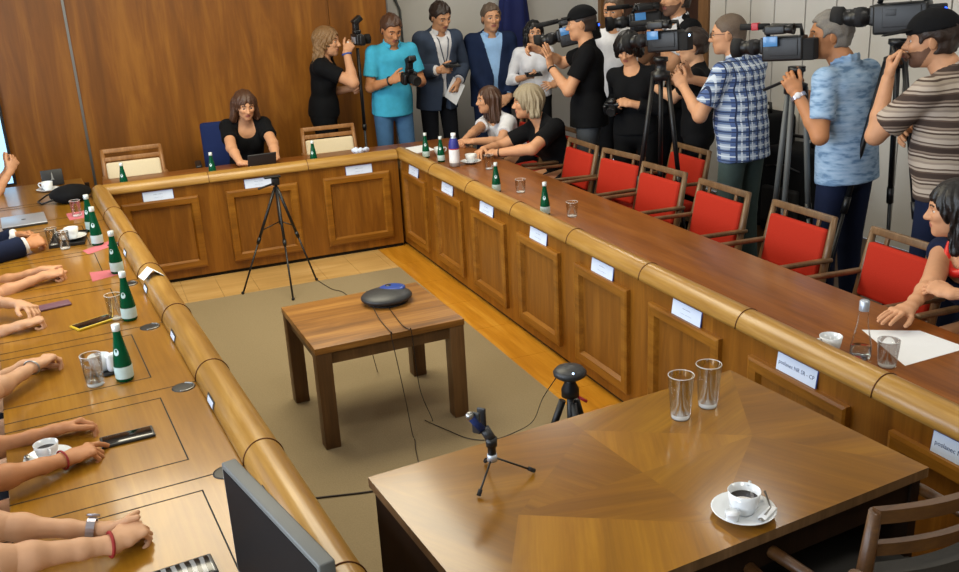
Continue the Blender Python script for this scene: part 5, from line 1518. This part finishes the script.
# cameramen and reporters behind the red chairs
person('person in a black cap and black t-shirt steadying a shoulder camera', (1.38, -.46, .95), (1.385, -.44, 1.445), (1.35, -.41, 1.60), 148, (0, -4, 0), True, 1.03,
       {'L': dict(w=(1.11, -.37, 1.30), e=(1.22, -.72, 1.10), hd=(-.15, .1, .95), hn=(.45, -.85, .1), curls=FLAT, tcurl=5), 'R': dict(w=(1.17, -.10, 1.40), e=(1.45, .1, 1.2), hd=(-.8, .4, .3), hn=(.3, .5, .6), curls=GRIP)},
       'stand', dict(mat='black_cloth', sleeve=.66, neck='round', flare=.014, hem=-.10), None, dict(mat='grey_trousers'), dict(style='buzz', mat='hair_dark', cap='black_cloth', line=.06), extras=[('band', 'L', .93, .007, 'black_plastic', 'watch_strap')])
person('person in a white shirt half hidden behind the man with the black cap', (2.15, .40, .95), (2.13, .40, 1.48), (2.10, .39, 1.635), 215, (0, -12, 0), True, 1.03, None,
       'stand', dict(mat='white_cloth', sleeve=.7, neck='collar'), None, dict(mat='dark_trousers'), dict(style='thin', mat='hair_grey_brown', line=.085))
person('person in dark clothes with a dark fringe looking down at a small camera', (1.56, -.84, .86), (1.535, -.83, 1.29), (1.50, -.815, 1.43), 222, (0, -24, 0), False, .95,
       {'R': dict(w=(1.40, -.71, 1.0), e=(1.55, -.52, .95), hd=(-.35, -.8, .1), hn=(-.7, .3, .6), curls=GRIP), 'L': dict(w=(1.45, -.94, 1.06), e=(1.68, -1.05, .95), hd=(-.7, .5, .1), hn=(-.4, -.6, .6), curls=GRIP)},
       'stand', dict(mat='black_cloth', sleeve=1.75, neck='round'), None, dict(mat='black_cloth'), dict(style='bob', mat='hair_black', len=.06, vol=.024, line=.022))
person('tall bearded person in a dark vest over a white shirt by the wooden door', (2.15, -.53, 1.03), (2.13, -.53, 1.575), (2.09, -.53, 1.735), 172, (8, 2, 0), True, 1.1,
       {'R': dict(w=(1.93, -.30, 1.50), e=(2.1, -.2, 1.3), hd=(-.5, -.4, .6), hn=(.2, .8, .3), curls=GRIP), 'L': dict(w=(1.98, -.52, 1.48), e=(2.1, -.85, 1.3), hd=(-.6, .3, .6), hn=(.3, -.8, .1), curls=GRIP)},
       'stand', dict(mat='white_cloth', sleeve=.65, neck='collar'), dict(mat='black_cloth', sleeve=.12, neck='none', hem=-.08, open=(.04, .1, .25)), dict(mat='dark_trousers'), dict(style='short', mat='hair_dark', beard=True, line=.07))
person('person in a black t-shirt whose face is behind the large video camera', (1.78, -1.30, .88), (1.765, -1.29, 1.31), (1.73, -1.275, 1.455), 140, (5, -5, 0), True, .96,
       {'L': dict(w=(1.62, -.96, 1.17), e=(1.66, -1.42, .9), hd=(-.4, .6, .5), hn=(.0, -.6, .6), curls=GRIP), 'R': dict(w=(1.86, -.96, 1.15), e=(2.05, -1.1, .9), hd=(-.4, .6, .4), hn=(.5, .5, .4), curls=GRIP)},
       'stand', dict(mat='black_cloth', sleeve=.6, neck='round'), None, dict(mat='black_cloth'), dict(style='short', mat='hair_dark'), skin='skin_pale')
person('person in a blue plaid shirt and glasses with cropped hair working a video camera', (1.58, -2.04, .95), (1.555, -2.01, 1.425), (1.51, -1.95, 1.575), 106, (32, -4, 0), True, 1.0,
       {'L': dict(w=(1.30, -1.80, 1.27), e=(1.30, -2.16, 1.02), hd=(-.3, .5, .75), hn=(-.5, -.7, .2), curls=GRIP), 'R': dict(w=(1.50, -1.58, 1.28), e=(1.85, -1.7, 1.05), hd=(-.4, .3, .6), hn=(.6, .5, .2), curls=GRIP)},
       'stand', dict(mat='plaid_cloth', sleeve=.72, neck='collar', hem=-.13, flare=.018), None, dict(mat='grey_green'), dict(style='buzz', mat='hair_grey_brown', line=.07), belly=.2, extras=[('glasses', 'dark_steel')])
person('grey-haired person in a pale blue mottled shirt seen from behind', (1.57, -2.93, .96), (1.55, -2.90, 1.455), (1.495, -2.82, 1.605), 100, (46, -2, 0), True, 1.03,
       {'L': dict(w=(1.27, -2.86, 1.33), e=(1.31, -3.04, 1.08), hd=(-.3, .45, .8), hn=(-.6, -.6, .2), curls=GRIP), 'R': dict(w=(1.50, -2.58, 1.30), e=(1.88, -2.7, 1.05), hd=(-.5, -.2, .6), hn=(.6, .5, .2), curls=GRIP)},
       'stand', dict(mat='mottled_blue', sleeve=.72, neck='collar', hem=-.11, flare=.018), None, dict(mat='navy_cloth'), dict(style='short', mat='hair_grey', line=.075), skin='skin_tan', extras=[('watch', 'L', .93, 'watch_steel', 'white_cloth')])
person('person in a striped t-shirt and dark cap with a hand at the mouth', (1.62, -3.56, .95), (1.58, -3.53, 1.46), (1.52, -3.45, 1.61), 98, (34, -4, 0), True, 1.08,
       {'L': dict(w=(1.37, -3.36, 1.44), e=(1.33, -3.40, 1.15), hd=(.15, .10, .9), hn=(-.7, .6, .1), curls=GRIP), 'R': dict(w=(1.72, -3.22, 1.12), e=(1.95, -3.4, 1.1), hd=(-.8, -.1, .1), hn=(.2, .8, .4))},
       'stand', dict(mat='striped_cloth', sleeve=.74, neck='round', hem=-.06, flare=.022), None, dict(mat='navy_cloth'), dict(style='short', mat='hair_dark', cap='black_cloth', beard=True), belly=.22)

# along the long tan desk: only forearms and hands reach into the picture
def seat_left(label, Y, top, arms, skin='skin', male=False, bottom='dark_trousers', hair='hair_brown', extras=None, dx=0., yaw=0, jacket=None, k=1.0):
    return person(label, (-3.06+dx, Y, .50), (-2.88+dx, Y, .94), (-2.83+dx, Y, 1.09), yaw, (0, -5, 0), male, k, arms, 'sit', top, jacket, dict(mat=bottom),
                  dict(style='short' if male else 'bob', mat=hair), skin, near=True, h=.009, extras=extras)
TZ = .69
seat_left('person with a steel watch and red string bracelet, clasped hands nearest the monitor', -4.50, dict(mat='dark_green_cloth', sleeve=.8, neck='round'),
          {'L': dict(w=(-2.285, -4.465, .722), e=(-2.60, -4.40, .735), hd=(.96, -.22, .0), hn=(-.15, .55, .8), curls=FIST, thumb=(.8, .5, .3)),
           'R': dict(w=(-2.252, -4.580, .738), e=(-2.44, -4.98, .70), hd=(.80, .56, .02), hn=(-.1, -.35, .93), curls=CLASP, thumb=(.85, .45, .1))}, 'skin_pale',
          extras=[('watch', 'L', .93, 'watch_steel', 'watch_steel'), ('band', 'R', .97, .0042, 'red_string', 'bracelet')], dx=.10)
seat_left('person pointing a finger at a black phone, coffee cup between the arms', -3.92, dict(mat='navy_cloth', sleeve=.8, neck='round'),
          {'L': dict(w=(-2.395, -3.785, .720), e=(-2.68, -3.75, .72), hd=(.98, .12, .05), hn=(.1, .55, .85), curls=((35, 45, 25), (38, 48, 26), (42, 50, 28), (46, 52, 30)), thumb=(.8, .45, -.3)),
           'R': dict(w=(-2.362, -4.022, .726), e=(-2.60, -4.32, .70), hd=(.90, .40, -.03), hn=(-.1, -.15, 1), curls=POINT, thumb=(.85, .35, -.35))}, 'skin_tan',
          extras=[('band', 'R', .96, .003, 'red_string', 'bracelet')], dx=.08)
seat_left('person with a thin bracelet, one loose fist resting ahead of the water glass', -3.26, dict(mat='white_cloth', sleeve=.85, neck='round'),
          {'R': dict(w=(-2.462, -3.235, .745), e=(-2.64, -3.55, .72), hd=(.62, .70, .02), hn=(-.2, -.1, 1), curls=((30, 50, 25), (32, 52, 25), (36, 54, 28), (40, 56, 30))),
           'L': dict(w=(-2.505, -3.125, .716), e=(-2.74, -3.16, .72), hd=(.95, .2, 0), hn=(0, .3, 1), curls=FIST)}, 'skin_pale', extras=[('band', 'R', .93, .003, 'steel', 'bracelet')], dx=.05)
seat_left('person with forearms crossed beside the mauve phone', -2.62, dict(mat='white_cloth', sleeve=.9, neck='round'),
          {'L': dict(w=(-2.535, -2.46, .752), e=(-2.70, -2.24, .73), hd=(.55, -.82, -.04), hn=(.3, .1, .9), curls=REST), 'R': dict(w=(-2.53, -2.655, .722), e=(-2.77, -2.66, .72), hd=(.9, .35, 0), hn=(0, 0, 1), curls=FIST)}, 'skin_pale', dx=.0)
seat_left('person with parallel bare forearms between the dark sleeves and crossed arms', -1.92, dict(mat='cream_cloth', sleeve=.8, neck='round'),
          {'R': dict(w=(-2.455, -1.955, .728), e=(-2.72, -2.06, .72), hd=(.97, .10, .0), hn=(-.1, -.2, 1), curls=FIST), 'L': dict(w=(-2.462, -1.838, .726), e=(-2.72, -1.79, .72), hd=(.97, -.08, 0), hn=(0, .3, 1), curls=FIST)}, 'skin', dx=.02)
seat_left('person in a dark suit jacket with interlocked fingers before the silver laptop', -1.22, dict(mat='white_cloth', sleeve=1.99, neck='collar'),
          {'R': dict(w=(-2.55, -1.330, .742), e=(-2.80, -1.44, .73), hd=(.86, .50, .06), hn=(.1, -.6, .75), curls=CLASP), 'L': dict(w=(-2.60, -1.09, .745), e=(-2.86, -1.06, .73), hd=(.86, -.48, .04), hn=(.1, .6, .75), curls=CLASP)}, 'skin_tan', True,
          jacket=dict(mat='navy_cloth', sleeve=1.90, neck='none', open=SUIT_OPEN), dx=-.10)
seat_left('person with elbows on the desk and hands raised together near the wall screen', .55, dict(mat='white_cloth', sleeve=.8, neck='round'),
          {'R': dict(w=(-2.70, .64, .83), e=(-2.83, .47, .60), hd=(.45, .25, .75), hn=(.6, -.5, .3), curls=CLASP), 'L': dict(w=(-2.72, .75, .83), e=(-2.86, .72, .60), hd=(.5, -.3, .75), hn=(.6, .5, .3), curls=CLASP)}, 'skin', dx=-.10)
# ------------------------------------------------------------------ camera, light
cd = bpy.data.cameras.new('camera'); co = bpy.data.objects.new('camera', cd); COL.objects.link(co)
cy_, sy_ = math.cos(-.3828), math.sin(-.3828); cp_, sp_ = math.cos(-.3258), math.sin(-.3258); cr_, sr_ = math.cos(-.0528), math.sin(-.0528)
fw = Vector((-sy_*cp_, cy_*cp_, sp_)); rt = Vector((cy_, sy_, 0)); up = rt.cross(fw)
r_ = rt*cr_+up*sr_; u_ = up*cr_-rt*sr_
Mx = Matrix((r_, u_, -fw)).transposed().to_4x4(); Mx.translation = Vector((-2.5141*.85, -7.9778*.85, 2.3885*.85))
co.matrix_world = Mx
cd.sensor_width = 36; cd.sensor_fit = 'HORIZONTAL'; cd.lens = 940.7567/959*36; cd.clip_start = .05
SC.camera = co
def area(name, loc, size, power, col, rot=(0, 0, 0)):
    l = bpy.data.lights.new(name, 'AREA'); l.shape = 'RECTANGLE'; l.size, l.size_y = size; l.energy = power; l.color = col
    o = bpy.data.objects.new(name, l); COL.objects.link(o); o.location = loc; o.rotation_euler = rot
    return o
plain('lamp_diffuser', '#fff3dc', rough=.6, noise=0, emit=2.5)
warm = (1., .94, .83)
area('ceiling_light_panel', (-1.35, -1.35, ZC-.03), (2.3, 1.8), 122, (1., .92, .70))
for x in (-3.6, -1.05, 1.4):
    for y in (-6.3, -4.1):
        area('unseen_overhead_light', (x, y, ZC-.03), (.5, .5), 13, warm)
area('unseen_overhead_light', (1.5, .5, ZC-.03), (.6, .6), 22, warm)  # unseen light added to brighten the white back wall and people there
area('unseen_overhead_light', (1.6, -2.2, ZC-.03), (.5, .5), 8, warm)  # small unseen light added to lift the side behind the red chairs
for a, b in WY:
    area('window_daylight', (XL+.02, (a+b)/2, 1.8), (1.75, 1.55), 85, (.78, .88, 1.), (0, rad(-90), 0))
w = bpy.data.worlds.new('world'); SC.world = w; w.use_nodes = True
w.node_tree.nodes['Background'].inputs[0].default_value = (.7, .8, 1, 1); w.node_tree.nodes['Background'].inputs[1].default_value = 1.2
SC.view_settings.view_transform = 'Standard'; SC.view_settings.look = 'None'; SC.view_settings.gamma = 1; SC.view_settings.use_curve_mapping = False
SC.view_settings.exposure = 0.04
